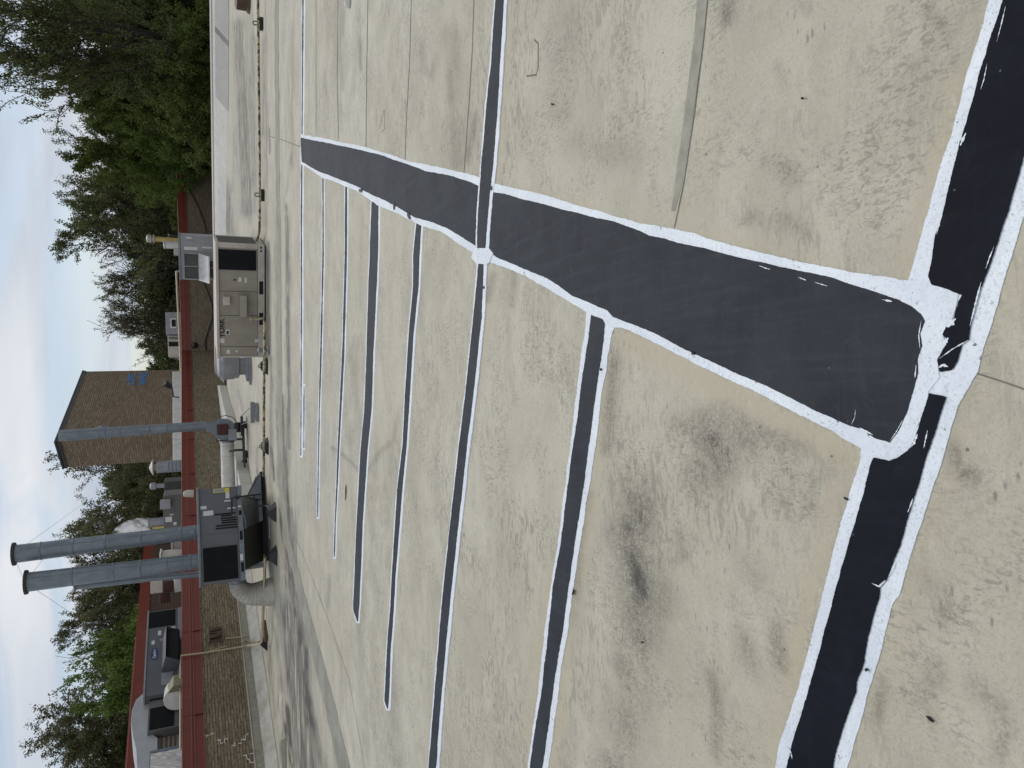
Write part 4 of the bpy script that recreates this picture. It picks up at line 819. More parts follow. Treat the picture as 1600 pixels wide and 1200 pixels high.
# ------------------------------------------------------------------ exhaust stacks
def stack(name, label, xt, yt, xb, yb, Y, r0, r1, segs, group='tall grey exhaust stacks', band_=True, zbase=0.0, cap=True):
    top = PY(xt, yt, Y); bot = PY(xb, yb, Y); d = (bot-top).normalized(); L = (top.z-zbase)/(-d.z); base = top+d*L
    e = empty(name, base, label, 'exhaust stack', group)
    ax = -d; n = 20
    b = MB(); b.lathe(base, [(r0, 0), (r0+(r1-r0)*0.5, L*0.5), (r1, L), (r1-0.012, L), (r1-0.03, L-0.3)], 28, axis=ax); b.build('pipe', M_galv, e, smooth=True)
    b = MB()
    for s in segs:
        rr_ = r0+(r1-r0)*s+0.004; b.lathe(base+ax*(L*s), [(rr_-.003, -0.02), (rr_+0.004, -0.012), (rr_+.004, 0.012), (rr_-.003, 0.02)], 28, axis=ax)
    b.build('joint_ring', M_galvd, e, smooth=True)
    if cap:
        b = MB(); b.lathe(base+ax*(L-0.05), [(r1+0.004, 0), (r1+0.05, 0.0), (r1+0.055, 0.05), (r1+0.01, 0.055)], 28, axis=ax); b.build('rim', M_dkcap, e, smooth=True)
    sv = (Vector((0, -1, 0))-Vector((0, -1, 0)).dot(ax)*ax).normalized(); tv = ax.cross(sv).normalized(); sv2 = (sv*0.83+tv*0.55).normalized()
    b = MB(); b.tube([base+ax*(L*0.05)+sv2*(r0+.002), base+ax*(L*0.97)+sv2*(r1+.002)], 0.006, 5); b.build('lock_seam', M_galvd, e)
    return e, top
SY = 18.6
s1, top1 = stack('exhaust_stack', 'right hand of the two fat grey stacks rising behind the dark grey unit', 20, 866, 310, 831, SY, 0.155, 0.195, (0.30, .36, .52, .66, .78, .90))
s2, top2 = stack('exhaust_stack', 'left hand of the two fat grey stacks rising behind the dark grey unit, ending lower', 39, 910, 310, 877, SY-0.3, 0.165, 0.205, (0.34, .44, .55, .66, .82))
bp_ = MB(); a = PY(117, 917, SY+0.3); c_ = PY(228, 904, SY+0.3); bp_.tube([a, c_], [0.07, 0.08], 12); bp_.tube([a+Vector((0, 0, -.02)), a+Vector((0, 0, .02))], 0.10, 12)
c2 = PY(305, 898, SY+.3); bp_.tube([c_, c2, Vector((c2.x+.05, c2.y, 0.0))], 0.075, 12)
bo = bp_.build('flue_pipe', M_galv, None, smooth=True); tag(bo, 'thin grey flue just left of the left fat stack', 'flue')
s3, top3 = stack('exhaust_stack', 'slimmer stack in front of the brick tower, fed by a blower', 92, 681, 325, 665, 23.6, 0.135, 0.16, (0.28, .40, .47, .60, .70, .74), zbase=1.15, cap=False)
# guy wires
ends = [(top1, PY(95, 812, 30), 'guy wire from the right fat stack off to the right'), (top2, PY(150, 984, 30), 'guy wire from the left fat stack down to the left'), (top1, top2, 'short wire between the heads of the two fat stacks'),
        (top2, PY(72, 868, 24), 'wire from the left fat stack passing behind the right one')]
for a, c_, lb in ends:
    b = MB(); b.tube([a, c_], 0.0035, 4)
    if (a-c_).length > 2: b.tube([c_, c_+(c_-a).normalized()*16], 0.0035, 4)
    o = b.build('guy_wire', M_dkcap, None); tag(o, lb, 'wire', 'guy wires of the stacks')

# blower with its duct
bY = 23.6; bc = PY(350, 671, bY); bl = empty('blower', (bc.x, bc.y, 0), 'grey centrifugal blower with a dark red square mouth on a steel stand', 'blower')
sc_ = (PY(350, 671, bY)-PY(350, 672, bY)).length
b = MB(); b.lathe(bc+Vector((0, .18, 0)), [(0.10, 0), (0.33, 0.0), (0.33, 0.30), (0.1, 0.30)], 28, axis=(0, -1, 0)); b.build('scroll_housing', M_galv, bl, smooth=True)
b = MB(); t0 = PY(338, 668, bY); t1 = PY(322, 667, bY)
b.loft([(t0.x-.20, bY-.12, t0.z), (t0.x+.20, bY-.12, t0.z), (t0.x+.20, bY+.18, t0.z), (t0.x-.20, bY+.18, t0.z)], [(t1.x-.13, bY-.13, t1.z), (t1.x+.13, bY-.13, t1.z), (t1.x+.13, bY+.13, t1.z), (t1.x-.13, bY+.13, t1.z)]); b.build('outlet_transition', M_galv, bl)
b = MB(); m0 = PY(348, 671, bY-.2); b.box((m0.x-.16, bY-.22, m0.z-.16), (m0.x+.16, bY-.115, m0.z+.16)); b.build('inlet_mouth', M_dkred, bl, bev=0.03)
b = MB(); m1 = PY(363, 679, bY-.1); b.box((m1.x-.17, bY-.2, m1.z-.12), (m1.x+.17, bY+.2, m1.z+.12)); b.build('motor_box', M_greyL, bl, bev=0.01)
b = MB(); m2 = PY(371, 666, bY-.1)
b.lathe(m2+Vector((-.18, 0, 0)), [(0.09, 0), (0.09, 0.3)], 14, axis=(1, 0, 0)); b.box((m2.x-.3, bY-.25, m2.z-.16), (m2.x+.3, bY+.25, m2.z-.10)); b.build('motor', M_black, bl, smooth=True)
b = MB()
for yy in (689, 705):
    t = PY(338 if yy == 689 else 358, yy, bY-.15); f = PY(379, yy, bY-.15); b.box((t.x-.02, bY-.17, 0.10), (t.x+.02, bY-.13, t.z)); b.box((t.x-.02, bY+.25, 0.10), (t.x+.02, bY+.29, t.z))
rl0 = PY(379, 662, bY-.1); rl1 = PY(379, 762, bY-.1)
b.box((rl1.x, bY-.19, .08), (rl0.x, bY-.12, .13)); b.box((rl1.x, bY+.24, .08), (rl0.x, bY+.31, .13)); b.build('stand', M_dkgrey, bl)
b = MB()
for yy in (664, 710, 758):
    f = PY(380, yy, bY); b.box((f.x-.1, bY-.24, 0.002), (f.x+.1, bY-.05, .078)); b.box((f.x-.1, bY+.2, 0.002), (f.x+.1, bY+.38, .078))
b.build('rubber_foot', M_black, bl, bev=0.01)
b = MB(); q = [PY(345, 655, bY-.2), PY(343, 652, bY-.25), PY(352, 649, bY-.25), PY(364, 652, bY-.25), PY(368, 658, bY-.2)]; b.tube(q, 0.012, 6); b.build('cable', M_conduit, bl, smooth=True)
dct = empty('round_duct', PY(380, 700, bY+.1), 'fat white round duct leading left from the blower', 'duct'); b = MB()
b.tube([PY(348, 681, bY+.15), PY(352, 685, bY+.15), PY(355, 692, bY+.1), PY(356, 730, bY+.05), PY(357.5, 775, bY), PY(358, 800, bY)], [.19, .20, .195, .195, .20, .20], 22); b.build('duct_wrap', M_creamw, dct, smooth=True)
b = MB()
for yy in (697, 712, 727, 742): p = PY(355.5, yy, bY+.08); d = Vector((0.008, 0, 0)); b.tube([p-d, p+d], 0.203, 22)
b.build('tape_band', M_taned, dct, smooth=True)
b = MB(); p0 = PY(355, 690, bY+.12); b.tube([p0-Vector((.02, 0, 0)), p0+Vector((.02, 0, 0))], 0.215, 22); b.build('flange', M_galv, dct, smooth=True)

# pitch pan with its two brace rods
pn = empty('anchor_block', PZ(405, 644), 'small grey anchor block on the roof, tied to the blower by two rods', 'anchor'); pc = PZ(404, 644)
b = MB(FR((pc.x, pc.y, 0), GA)); b.box((-.20, -.16, .002), (.20, .16, .08)); b.box((-.27, -.05, .09), (.27, .05, .20)); b.build('block', M_greyL, pn, bev=0.01)
b = MB(); b.tube([Vector((pc.x+.16, pc.y, .16)), PY(375, 652, bY)], 0.012, 6); b.tube([Vector((pc.x-.2, pc.y, .16)), PY(376, 664, bY)], 0.012, 6); b.build('brace_rod', M_galv, pn)
# mushroom ventilator
vc = PZ(391, 572); vn = empty('roof_ventilator', (vc.x, vc.y, 0), 'squat pale grey mushroom ventilator left of the tan unit', 'ventilator')
b = MB(); b.lathe((vc.x, vc.y, 0.10), [(.24, 0), (.24, .18), (.33, .22), (.33, .30), (.36, .34), (.37, .62), (.33, .66), (.30, .72), (.10, .76), (.02, .77)], 28); b.build('fan_housing', M_greyL, vn, smooth=True)
b = MB(FR((vc.x, vc.y, 0), GA)); b.box((-.42, -.42, .002), (.42, .42, .06)); b.box((-.34, -.34, .06), (.34, .34, .13)); b.build('curb', M_greyL, vn, bev=0.01)

# ------------------------------------------------------------------ gas line on its black supports
gl = PZ(408, 305, 0.16); g_ = lambda k: Vector((gl.x, gl.y, 0.16))+W2*k
pl = [(413, 40), (413.5, 305), (413, 557)]
pipe_pts = [PZ(402.5, -40, .13), PZ(403.5, 38, .13), PZ(405, 180, .13), PZ(406, 305, .13), PZ(405.5, 360, .13), PZ(403, 372, .13), PZ(399, 377, .13)]
pipe_b = [PZ(413.5, 494, .11), PZ(413, 560, .13), PZ(412.5, 640, .13), PZ(412.5, 700, .13), PZ(412, 745, .13)]
gs = empty('gas_pipe', pipe_pts[3], 'long yellow gas pipe with flaking paint running off to the right of the tan unit', 'pipe')
b = MB(); b.tube(pipe_pts, 0.026, 8); b.build('pipe', M_gas, gs, smooth=True)
gs3 = empty('gas_pipe', pipe_b[1], 'flaking gas pipe from the left half of the tan unit to the blue-grey metal base', 'pipe')
b = MB(); b.tube(pipe_b, 0.026, 8); b.build('pipe', M_gas, gs3, smooth=True); b = MB(); b.tube([p+Vector((0, 0.14, 0.0)) for p in pipe_b], 0.018, 8); b.build('thin_pipe', M_gas, gs3, smooth=True)
gs2 = empty('gas_pipe', PZ(412, 950), 'yellow and black pipes along the wall foot that climb over the red coping', 'pipe')
b = MB(); q = [PZ(414, 872, .2), PZ(413, 905, .2), PZ(411, 950, .2), PZ(410, 985, .2), PZ(409, 1003, .2), PZ(404, 1007, .25)]
e0 = onwall(385, 1012, .06); e1 = onwall(318, 1024, .08); e2 = onwall(283, 1030, .12)
b.tube(q+[e0, e1, e2, e2+nL*0.3+Vector((0, 0, .02)), e2+nL*0.32-WBdir*2.8+Vector((0, 0, .02))], 0.022, 8); b.build('pipe', M_beige, gs2, smooth=True)
b = MB(); b.tube([p+Vector((0.07, -0.02, 0.01)) for p in q[:5]]+[PZ(404, 1003, .25), onwall(388, 1004, .05), onwall(370, 1007, .05)], 0.018, 8); b.tube([p+Vector((-0.02, 0.1, -0.02)) for p in q[:4]], 0.022, 8); b.build('black_pipe', M_gas, gs2, smooth=True)
b = MB(); b.tube([onwall(353, 1012, .05), onwall(330, 1019, .05), onwall(324, 1022, .05)], 0.016, 6); b.tube([onwall(405, 990, .25), onwall(392, 994, .05), onwall(372, 998, .05), onwall(352, 1000, .05)], 0.016, 6); b.build('branch_pipe', M_beige, gs2, smooth=True)
def support(pt, label, s=1.0, cone=False):
    e = empty('pipe_support', (pt.x, pt.y, 0), label, 'pipe support', 'black rubber supports under the pipes')
    b = MB(FR((pt.x, pt.y, 0), GA))
    if cone: b.loft([(-.16*s, -.13, .002), (.16*s, -.13, .002), (.16*s, .13, .002), (-.16*s, .13, .002)], [(-.06*s, -.06, .15), (.06*s, -.06, .15), (.06*s, .06, .15), (-.06*s, .06, .15)])
    else: b.box((-.12*s, -.12, .002), (.12*s, .10, .10))
    b.build('block', M_black, e, bev=0.012)
    b = MB(FR((pt.x, pt.y, 0), GA)); b.tube([(-.03, 0, .095), (-.035, 0, .17), (0, 0, .19), (.035, 0, .17), (.03, 0, .095)], .012, 6); b.build('strap', M_black, e)
support(PZ(410.5, 38), 'black block under the gas pipe, farthest to the right of the tan unit'); support(PZ(412.5, 305), 'black block under the gas pipe, just right of the tan unit')
support(PZ(418, 572), 'black support beside the mushroom ventilator', 1.1, True); support(PZ(419, 697), 'black support right of the blue-grey sheet metal base', 1.1, True)
support(PZ(431, 800), 'black foot in front of the right end of the dark grey unit', 1.2, True); support(PZ(432.5, 868), 'black foot in front of the left end of the dark grey unit', 1.2, True)
support(PZ(386, 722), 'small black foot behind the blue-grey sheet metal base', .8, True); support(PZ(417, 1000), 'black support at the foot of the brick wall, where the pipes turn up', 1.5, True)
b = MB(); q = PZ(417, 985); b.box((-.3, -.10, .002), (.3, .10, .09), FR((q.x, q.y, 0), math.atan2(WBdir.y, WBdir.x))); o = b.build('timber_block', M_wood, None, bev=.02); tag(o, 'dark weathered timber lying under the pipes by the wall', 'timber')
# small pale drain riser
q = PZ(421, 547); b = MB(); b.lathe((q.x, q.y, .002), [(.10, 0), (.10, .03), (.04, .05), (.04, .16), (.055, .17), (.055, .22), (.03, .24)], 14); o = b.build('drain_riser', M_greyL, None, smooth=True); tag(o, 'small pale drain riser on the roof before the tan unit', 'drain')

# ------------------------------------------------------------------ gear on the brick wall
rg = empty('gas_regulator', onwall(337, 998, .1), 'rusty brown twin gas regulator mounted on the brick wall', 'regulator')
b = MB()
for yy in (989, 1000): p = onwall(335, yy, .12); b.lathe(p+Vector((0, 0, -.17)), [(.03, 0), (.055, .02), (.06, .05), (.06, .25), (.05, .29), (.02, .30)], 14)
b.build('canister', M_brown, rg, smooth=True)
b = MB(); b.tube([onwall(327, 984, .1), onwall(327, 1010, .1)], .028, 8); b.tube([onwall(345, 986, .1), onwall(346, 1008, .1)], .022, 8); b.tube([onwall(326, 1006, .1), onwall(350, 1006, .1)], .02, 8); b.build('manifold', M_brown, rg, smooth=True)
b = MB(); b.box((-.1, -.02, -.1), (.1, .02, .1), Matrix.Translation(onwall(331, 995, .02)) @ Matrix.Rotation(math.atan2(WBdir.y, WBdir.x), 4, 'Z')); b.build('bracket', M_black, rg)
nRm = -nR
def onR(x, y, off=0.03):
    d = _ray(x, y); n_ = Vector((-rdir.y, rdir.x, 0)); t = WC.dot(n_)/(d[0]*n_.x+d[1]*n_.y); return Vector(_O+d*t)-n_*off
cb_ = empty('cable', onR(325, 400), 'black cable sagging across the right hand brick wall', 'cable')
b = MB(); b.tube([onR(x, y, .06) for x, y in ((298, 271), (297.5, 283), (296, 297), (300, 305), (305, 315), (311, 327), (317, 343), (321, 356), (322.5, 371))], .028, 6); b.tube([onR(x, y, .06) for x, y in ((316, 436), (320, 446), (326, 460), (331, 475), (333, 487), (331.5, 500), (326, 516), (321.5, 530), (320.5, 540), (322.5, 548))], .03, 6)
b.tube([onR(295, 283, .05), onR(291, 283, .05)], .02, 5); b.build('sagging_cable', M_conduit, cb_, smooth=True)
# thin post carrying the cable, standing by the parapet
q = PZ(350, 363, 0.0); q = Vector((q.x, q.y, 0)); b = MB(); b.tube([q, Vector((q.x, q.y, PY(322, 363, q.y).z))], .014, 6); b.lathe((q.x, q.y, .002), [(.16, 0), (.13, .08), (.05, .14), (.02, .3)], 10); o = b.build('cable_post', M_black, None); tag(o, 'thin black cable post on a rubber foot right behind the tan unit', 'post')
wl = empty('wall_lamp', onR(303, 540), 'round dark wall lamp under the red coping', 'lamp'); b = MB(); p = onR(303, 540, .02)
b.lathe(p, [(.17, 0), (.18, .05), (.15, .14), (.05, .19), (.01, .2)], 18, axis=-nR); b.build('lamp_housing', M_dkgrey, wl, smooth=True); b = MB(); b.lathe(p-nR*.1-Vector((0, 0, .02)), [(.12, 0), (.13, .12), (.06, .16)], 18, axis=(0, -.6, -.8)); b.build('shade', M_black, wl, smooth=True)
# gutter tip at wall end
b = MB(); p = onR(283, 272); b.tube([p, onR(282.5, 262)], .05, 8); b.tube([onR(283, 285, .12), p], .04, 6); o = b.build('gutter_end', M_galv, None); tag(o, 'pale metal gutter end sticking out past the right end of the brick wall', 'gutter')
# beige gas pipe on the coping
b = MB(); b.tube([onR(275.2, 419, -.4), onR(276.5, 445, -.4), onR(278.5, 485, -.4), onR(281, 540, -.4), onR(282.5, 578, -.4)], .055, 8); b.tube([onR(276, 425, -.3), onR(276.2, 425, .1), onR(288, 425.3, .1)], .055, 8); o = b.build('gas_pipe', M_beige, None, smooth=True); tag(o, 'beige pipe laid along the top of the red coping left of the pale post', 'pipe')

# ------------------------------------------------------------------ brick tower
tw = empty('brick_tower', (0, 0, 0)); TY = 47.0
tc_ = PY(85.5, 689, TY); TZ = tc_.z
def atz(x, y, z):
    d = _ray(x, y); t = (z-CH)/d[2]; return Vector(_O+d*t)
tr_ = atz(128.5, 580.5, TZ); tl_ = atz(98.5, 730.5, TZ)
tw.location = (tc_.x, tc_.y, ZR); WL[tw.name] = Vector((tc_.x, tc_.y, ZR)); tag(tw, 'tall square brown brick tower with blue graffiti near its right edge', 'tower')
def v0(p, z): return Vector((p.x, p.y, z))
b = MB(); b4 = tr_+(tl_-tc_); ins = 0.0
b.extrude([v0(tc_, 0.5), v0(tr_, 0.5), v0(b4, 0.5), v0(tl_, 0.5)], (0, 0, TZ-0.24-0.5)); tb = b.build('shaft', M_brickT, tw)
cen = (v0(tc_, 0)+v0(tr_, 0)+v0(b4, 0)+v0(tl_, 0))/4
b = MB(); ex = lambda p, k, z: Vector((cen.x+(p.x-cen.x)*k, cen.y+(p.y-cen.y)*k, z))
b.extrude([ex(p, 1.02, TZ-0.239) for p in (tc_, tr_, b4, tl_)], (0, 0, .17)); b.extrude([ex(p, 1.035, TZ-0.068) for p in (tc_, tr_, b4, tl_)], (0, 0, .08)); b.build('cap', M_dkcap, tw)
fd = (v0(tr_, 0)-v0(tc_, 0)).normalized(); fn = Vector((fd.y, -fd.x, 0))
def ontower(x, y, off=.02):
    d = _ray(x, y); t = v0(tc_, 0).dot(fn)/(d[0]*fn.x+d[1]*fn.y); return Vector(_O+d*t)+fn*off
pA = ontower(210, 600); pB = ontower(210, 584); sz = (ontower(197, 600)-ontower(210, 600)).length*1.25
for ln, xx, ss in (('LIFE', 209, .92), ('WINS', 228, 1.0)):
    o = text(ln, sz*1.0, ontower(xx, 601.5), fd, (0, 0, 1), M_blue, tb, 'graffiti', .01)
    wdt = (ontower(xx, 601.5)-ontower(xx, 582 if xx > 215 else 585)).length
    me = o.data; xs_ = [(Vector(v_.co)).dot(fd) for v_ in me.vertices]; k = wdt/(max(xs_)-min(xs_)); x0_ = min(xs_)
    for v_ in me.vertices: v_.co += fd*((v_.co.dot(fd)-x0_)*(k-1))
b = MB(); p = ontower(159, 669, .01); rr_ = (ontower(160, 668)-ontower(149, 668)).length
b.lathe(p, [(rr_, 0), (rr_, .012)], 28, axis=fn); b.build('round_emblem', M_greyL, tb)
text('32', rr_*0.9, ontower(166, 669, .026), fd, (0, 0, 1), M_navy, tb, 'emblem_lettering', .004)
# white curb at the tower's foot
wc_ = MB(); a = PY(277, 722, 42); c_ = PY(277, 580, 48)
z0_, z1_ = 1.6, PY(270, 722, 42).z
wc_.extrude([v0(a, z0_), v0(c_, z0_), v0(c_, z1_), v0(a, z1_)], (-.3, 1.0, 0)); o = wc_.build('white_roof_curb', M_white, None, bev=.03); tag(o, 'long white roof curb at the foot of the brick tower', 'curb')
fl = empty('floodlight', PY(270, 607, 44.0), 'small dark floodlight on a pipe above the white curb of the tower', 'lamp')
b = MB(); p = PY(263, 602, 44); b.tube([PY(270, 607, 44), PY(265, 604, 44)], .05, 6); b.tube([PY(269, 607, 44), PY(271, 620, 44), PY(280, 621, 44)], .04, 6); b.build('bracket', M_black, fl)
b = MB(); b.lathe(p, [(.10, -.2), (.16, -.1), (.18, .22), (.14, .26)], 12, axis=(.5, -.5, .7)); b.build('lamp_head', M_black, fl, smooth=True)

# ------------------------------------------------------------------ gear on the upper roof
def ubox(name, label, cat, x0, y0, x1, y1, Y, D, m, **kw):
    """box whose front face spans photo y0 (left) .. y1 (right) and reaches up to photo x0, at distance Y, standing on the upper roof"""
    L = PY(x1, y0, Y); Rr = PY(x1, y1, Y); T = PY(x0, (y0+y1)/2, Y)
    b = MB(); b.box((L.x, Y, kw.get('zb', ZR)), (Rr.x, Y+D, T.z)); return b, L, Rr, T
# pale louvered vent with a conical cap, and a white post flue
p = PY(262, 729, 38); e = empty('vent_stack', (p.x, p.y, ZR), 'galvanised vent with a white conical rain cap, left of the brick tower', 'vent')
hh = PY(244, 729, 38).z; r_ = (PY(262, 720, 38)-PY(262, 738, 38)).length/2
b = MB(); b.lathe((p.x, p.y, ZR), [(r_*1.2, 0), (r_*1.2, .25), (r_, .3), (r_, hh-ZR)], 20); b.build('body', M_greyL, e, smooth=True)
b = MB()
for k in range(5): z = ZR+.4+k*.16; b.lathe((p.x, p.y, z), [(r_+.005, 0), (r_+.03, .02), (r_+.005, .05)], 20)
b.build('ring', M_galv, e, smooth=True)
b = MB(); b.lathe((p.x, p.y, hh), [(r_*.6, 0), (r_*.6, .1), (r_*1.3, .12), (r_*1.3, .16), (r_*.2, .30)], 20); b.build('rain_cap', M_taned, e, smooth=True)
p = PY(262, 760, 36); e = empty('flue_pipe', (p.x, p.y, ZR), 'slim white flue with a ball cap between the tower and the grey boiler box', 'flue'); hh = PY(244, 758, 36).z
b = MB(); b.tube([(p.x, p.y, ZR), (p.x+.06, p.y, hh)], .10, 12); b.build('pipe', M_greyL, e, smooth=True)
b = MB(); b.lathe((p.x+.06, p.y, hh), [(.12, 0), (.16, .04), (.16, .2), (.08, .26)], 14); b.build('cap', M_greyL, e, smooth=True)
# boiler box with fittings
BY = wY(772, 1.6)
b, L, Rr, T = ubox('', '', '', 255.5, 830, 284, 772, BY, 1.6, M_grey); e = empty('boiler_box', (L.x, L.y, ZR), 'dark grey equipment box with a short steaming chimney, behind the right fat stack', 'boiler'); M_mid = weath('mid_grey_metal', (0.13, .125, .12), .6, 0, .2, 3, (0.06, .06, .05), .4, .02); b.build('cabinet', M_mid, e, bev=.02)
b = MB(); p = PY(254, 815, BY+.6); tz = PY(234, 815, BY+.6).z; b.lathe((p.x, p.y, T.z), [(.17, 0), (.17, tz-T.z), (.19, tz-T.z+.02), (.19, tz-T.z+.05)], 18); b.build('chimney', M_greyL, e, smooth=True)
b = MB(); p = PY(250, 824, BY+.5); b.tube([(p.x, p.y, T.z), (p.x, p.y, T.z+.42)], .05, 8); b.build('yellow_pipe', M_ylw, e)
b = MB()
for (x0, x1, y0, y1) in ((258, 269, 808, 815), (268, 271, 803, 805), (271, 276, 816, 820), (265, 268, 803, 804.5)): q0 = PY(x1, y1, BY-.02); q1 = PY(x0, y0, BY-.02); b.box((q0.x, BY-.03, q0.z), (q1.x, BY-.005, q1.z))
b.build('label', M_label, e)
b = MB(); q0 = PY(262, 788, BY-.4); b.box((q0.x-.15, BY-.6, q0.z-.1), (q0.x+.15, BY-.01, q0.z+.25)); b.build('air_inlet', M_greyL, e, bev=.02)
b = MB(); q0 = PY(281, 781, wY(781, .5)); b.lathe((q0.x, wY(781, .5), ZR), [(.32, 0), (.34, .22), (.30, .34), (.20, .38), (.02, .40)], 20); o = b.build('roof_ventilator', M_cream, None, smooth=True); tag(o, 'low cream domed ventilator in front of the grey boiler box', 'ventilator')
b = MB(); q0 = PY(253, 783, BY+3); b.box((q0.x-1.2, BY+3, ZR), (q0.x+.8, BY+4.5, q0.z-.1)); o = b.build('dark_equipment_box', M_dkgrey, None, bev=.02); tag(o, 'blackish box behind the grey boiler box', 'equipment box')
# steam
sb = MB(); 
sv_ = [(231, 818, .25), (223, 823, .38), (213, 829, .5), (201, 833, .5), (190, 838, .4)]
for (x, y, r) in sv_:
    c_ = PY(x, y, BY+.6); 
st = bmesh.new()
for i, (x, y, r) in enumerate(sv_):
    c_ = PY(x, y, BY+.6); g = bmesh.ops.create_icosphere(st, subdivisions=2, radius=r, matrix=Matrix.Translation(c_))
me = bpy.data.meshes.new('steam'); st.to_mesh(me); st.free()
o0 = Vector(PY(210, 829, BY+.6)); me.transform(Matrix.Translation(-o0))
ms = bpy.data.materials.new('steam'); ms.use_nodes = True; t = ms.node_tree; t.nodes.remove(t.nodes['Principled BSDF'])
pv = N(t, 'ShaderNodeVolumePrincipled'); pv.inputs['Color'].default_value = (.95, .95, .95, 1)
nz_ = noi(t, obj_co(t), 2.2, 5, .65, .6); den = mul(t, ramp(t, nz_, .47, .60), 6.0); t.links.new(den, pv.inputs['Density']); t.links.new(pv.outputs[0], t.nodes['Material Output'].inputs['Volume'])
me.materials.append(ms); o = bpy.data.objects.new('steam', me); o.location = o0; COL.objects.link(o)
rm = o.modifiers.new('r', 'REMESH'); rm.mode = 'VOXEL'; rm.voxel_size = .08
tag(o, 'thin white steam puffing between the two fat stacks', 'steam', kind='stuff')
# cream boxes between the stacks
for (x0, x1, y0, y1, Y, lb, m) in ((270, 284, 862, 842, wY(842, .8), 'tall cream roof box seen between the two fat stacks', M_taned), (252, 284, 892, 864, wY(864, .7), 'cream hooded vent half hidden behind the left fat stack', M_cream)):
    b, L, Rr, T = ubox('', '', '', x0, y0, x1, y1, Y, .8, m)
    e = empty('roof_box', (L.x, Y, ZR), lb, 'vent box'); b.build('body', m, e, bev=.03)
    q = MB(); q.box((L.x-.05, Y-.05, T.z+.002), (Rr.x+.05, Y+.85, T.z+.05)); q.build('lid', M_white, e)
# small red and white exhaust fan
fY = wY(912, 1.2)
q0 = PY(262, 912, fY); e = empty('exhaust_fan', (q0.x, fY, ZR), 'small fan with dark red motor and cream bowl, left of the fat stacks', 'fan')
b = MB(); b.lathe((q0.x, fY, ZR), [(.10, 0), (.10, .35), (.28, .45), (.30, .62), (.12, .66)], 20); b.build('bowl', M_white, e, smooth=True)
b = MB(); b.box((q0.x-.22, fY-.2, ZR+.66), (q0.x+.12, fY+.1, ZR+.95)); b.box((q0.x-.52, fY-.3, ZR+.75), (q0.x-.26, fY-.1, ZR+1.05)); b.build('motor_cover', M_dkred, e, bev=.02)
b = MB(); b.tube([(q0.x-.2, fY-.1, ZR), (q0.x-.1, fY-.1, ZR+.9)], .02, 6); b.tube([(q0.x+.1, fY-.3, ZR), (q0.x+.2, fY-.1, ZR+.8)], .02, 6); b.box((q0.x-.2, fY-.2, ZR+.96), (q0.x+.15, fY+.1, ZR+1.3)); b.build('bracket', M_taned, e)

# grey packaged unit on the upper roof
cY = wY(949, .9); k0 = PY(284, 1078, wY(1078, 1.0)); k1 = PY(284, 949, cY); cw = (Vector((k1.x, k1.y))-Vector((k0.x, k0.y))).length; cang = math.atan2(k1.y-k0.y, k1.x-k0.x)
Fc = FR((k0.x, k0.y, 0), cang); CHt = PY(230.5, 949, cY).z
cu_ = empty('rooftop_unit', (k0.x, k0.y, ZR), 'grey packaged unit with a black intake hood, on the brick building above the wall pipes', 'air conditioner')
def ca(y):
    d = _ray(260, y); Mi = Fc.inverted(); o_ = Mi @ Vector(_O); dd = Mi.to_3x3() @ Vector(d); t = -o_.y/dd.y; return (o_+dd*t).x
def cz(x, y):
    d = _ray(x, y); Mi = Fc.inverted(); o_ = Mi @ Vector(_O); dd = Mi.to_3x3() @ Vector(d); t = -o_.y/dd.y; return (o_+dd*t).z
b = MB(Fc); b.box((0, 0, ZR+.12), (cw, 1.9, CHt-.04)); b.build('cabinet', M_grey, cu_, bev=.01)
b = MB(Fc); b.box((-.02, -.03, CHt-.04), (cw+.03, 1.93, CHt)); b.build('top_panel', M_greyL, cu_)
b = MB(Fc); b.box((0, -.02, ZR+.002), (cw, 1.92, ZR+.118)); b.box((0, -.012, ZR+.122), (cw, -.001, cz(278, 990))); b.build('base_rail', M_greyL, cu_)
b = MB(Fc); b.box((ca(978), -.012, cz(274, 965)), (ca(954), .01, cz(233, 965))); b.build('condenser_coil', M_coil, cu_)
b = MB(Fc); b.box((cw-.005, .12, cz(274, 965)), (cw+.012, 1.1, CHt-.1)); b.build('side_coil', M_coilg, cu_)
b = MB(Fc)
for k in range(3): b.box((cw-.005, 1.25+k*.2, ZR+.4), (cw+.014, 1.35+k*.2, CHt-.12))
b.build('louver', M_void, cu_)
b = MB(Fc); h0, h1 = ca(1048), ca(1000); za, zb_ = cz(253, 1020), cz(281, 1020)
b.add([(h0, 0, za), (h1, 0, za), (h0, -.5, za-.12), (h1, -.5, za-.12), (h0, 0, zb_), (h1, 0, zb_), (h0, -.3, zb_), (h1, -.3, zb_)], [(0, 1, 3, 2), (0, 2, 6, 4), (1, 5, 7, 3), (4, 6, 7, 5)]); b.build('intake_hood', M_grey, cu_)
b = MB(Fc); b.box((h0+.02, -.36, zb_+.02), (h1-.02, -.02, za-.14)); b.build('hood_opening', M_void, cu_)
b = MB(Fc); b.box((ca(1070), -.012, cz(270, 1060)), (ca(1051), .01, cz(252, 1060))); b.box((ca(1000), -.008, cz(276, 990)), (ca(997), .01, cz(250, 990))); b.build('access_panel', M_greyL, cu_)
b = MB(Fc); p = ((ca(1019)), -.006, cz(241.5, 1019)); ov = []
for k in range(24): t_ = 2*math.pi*k/24; ov.append((p[0]+.22*math.cos(t_), -.004, p[2]+.095*math.sin(t_)))
b.extrude(ov, (0, -.01, 0)); oo = b.build('logo_oval', M_navy, cu_)
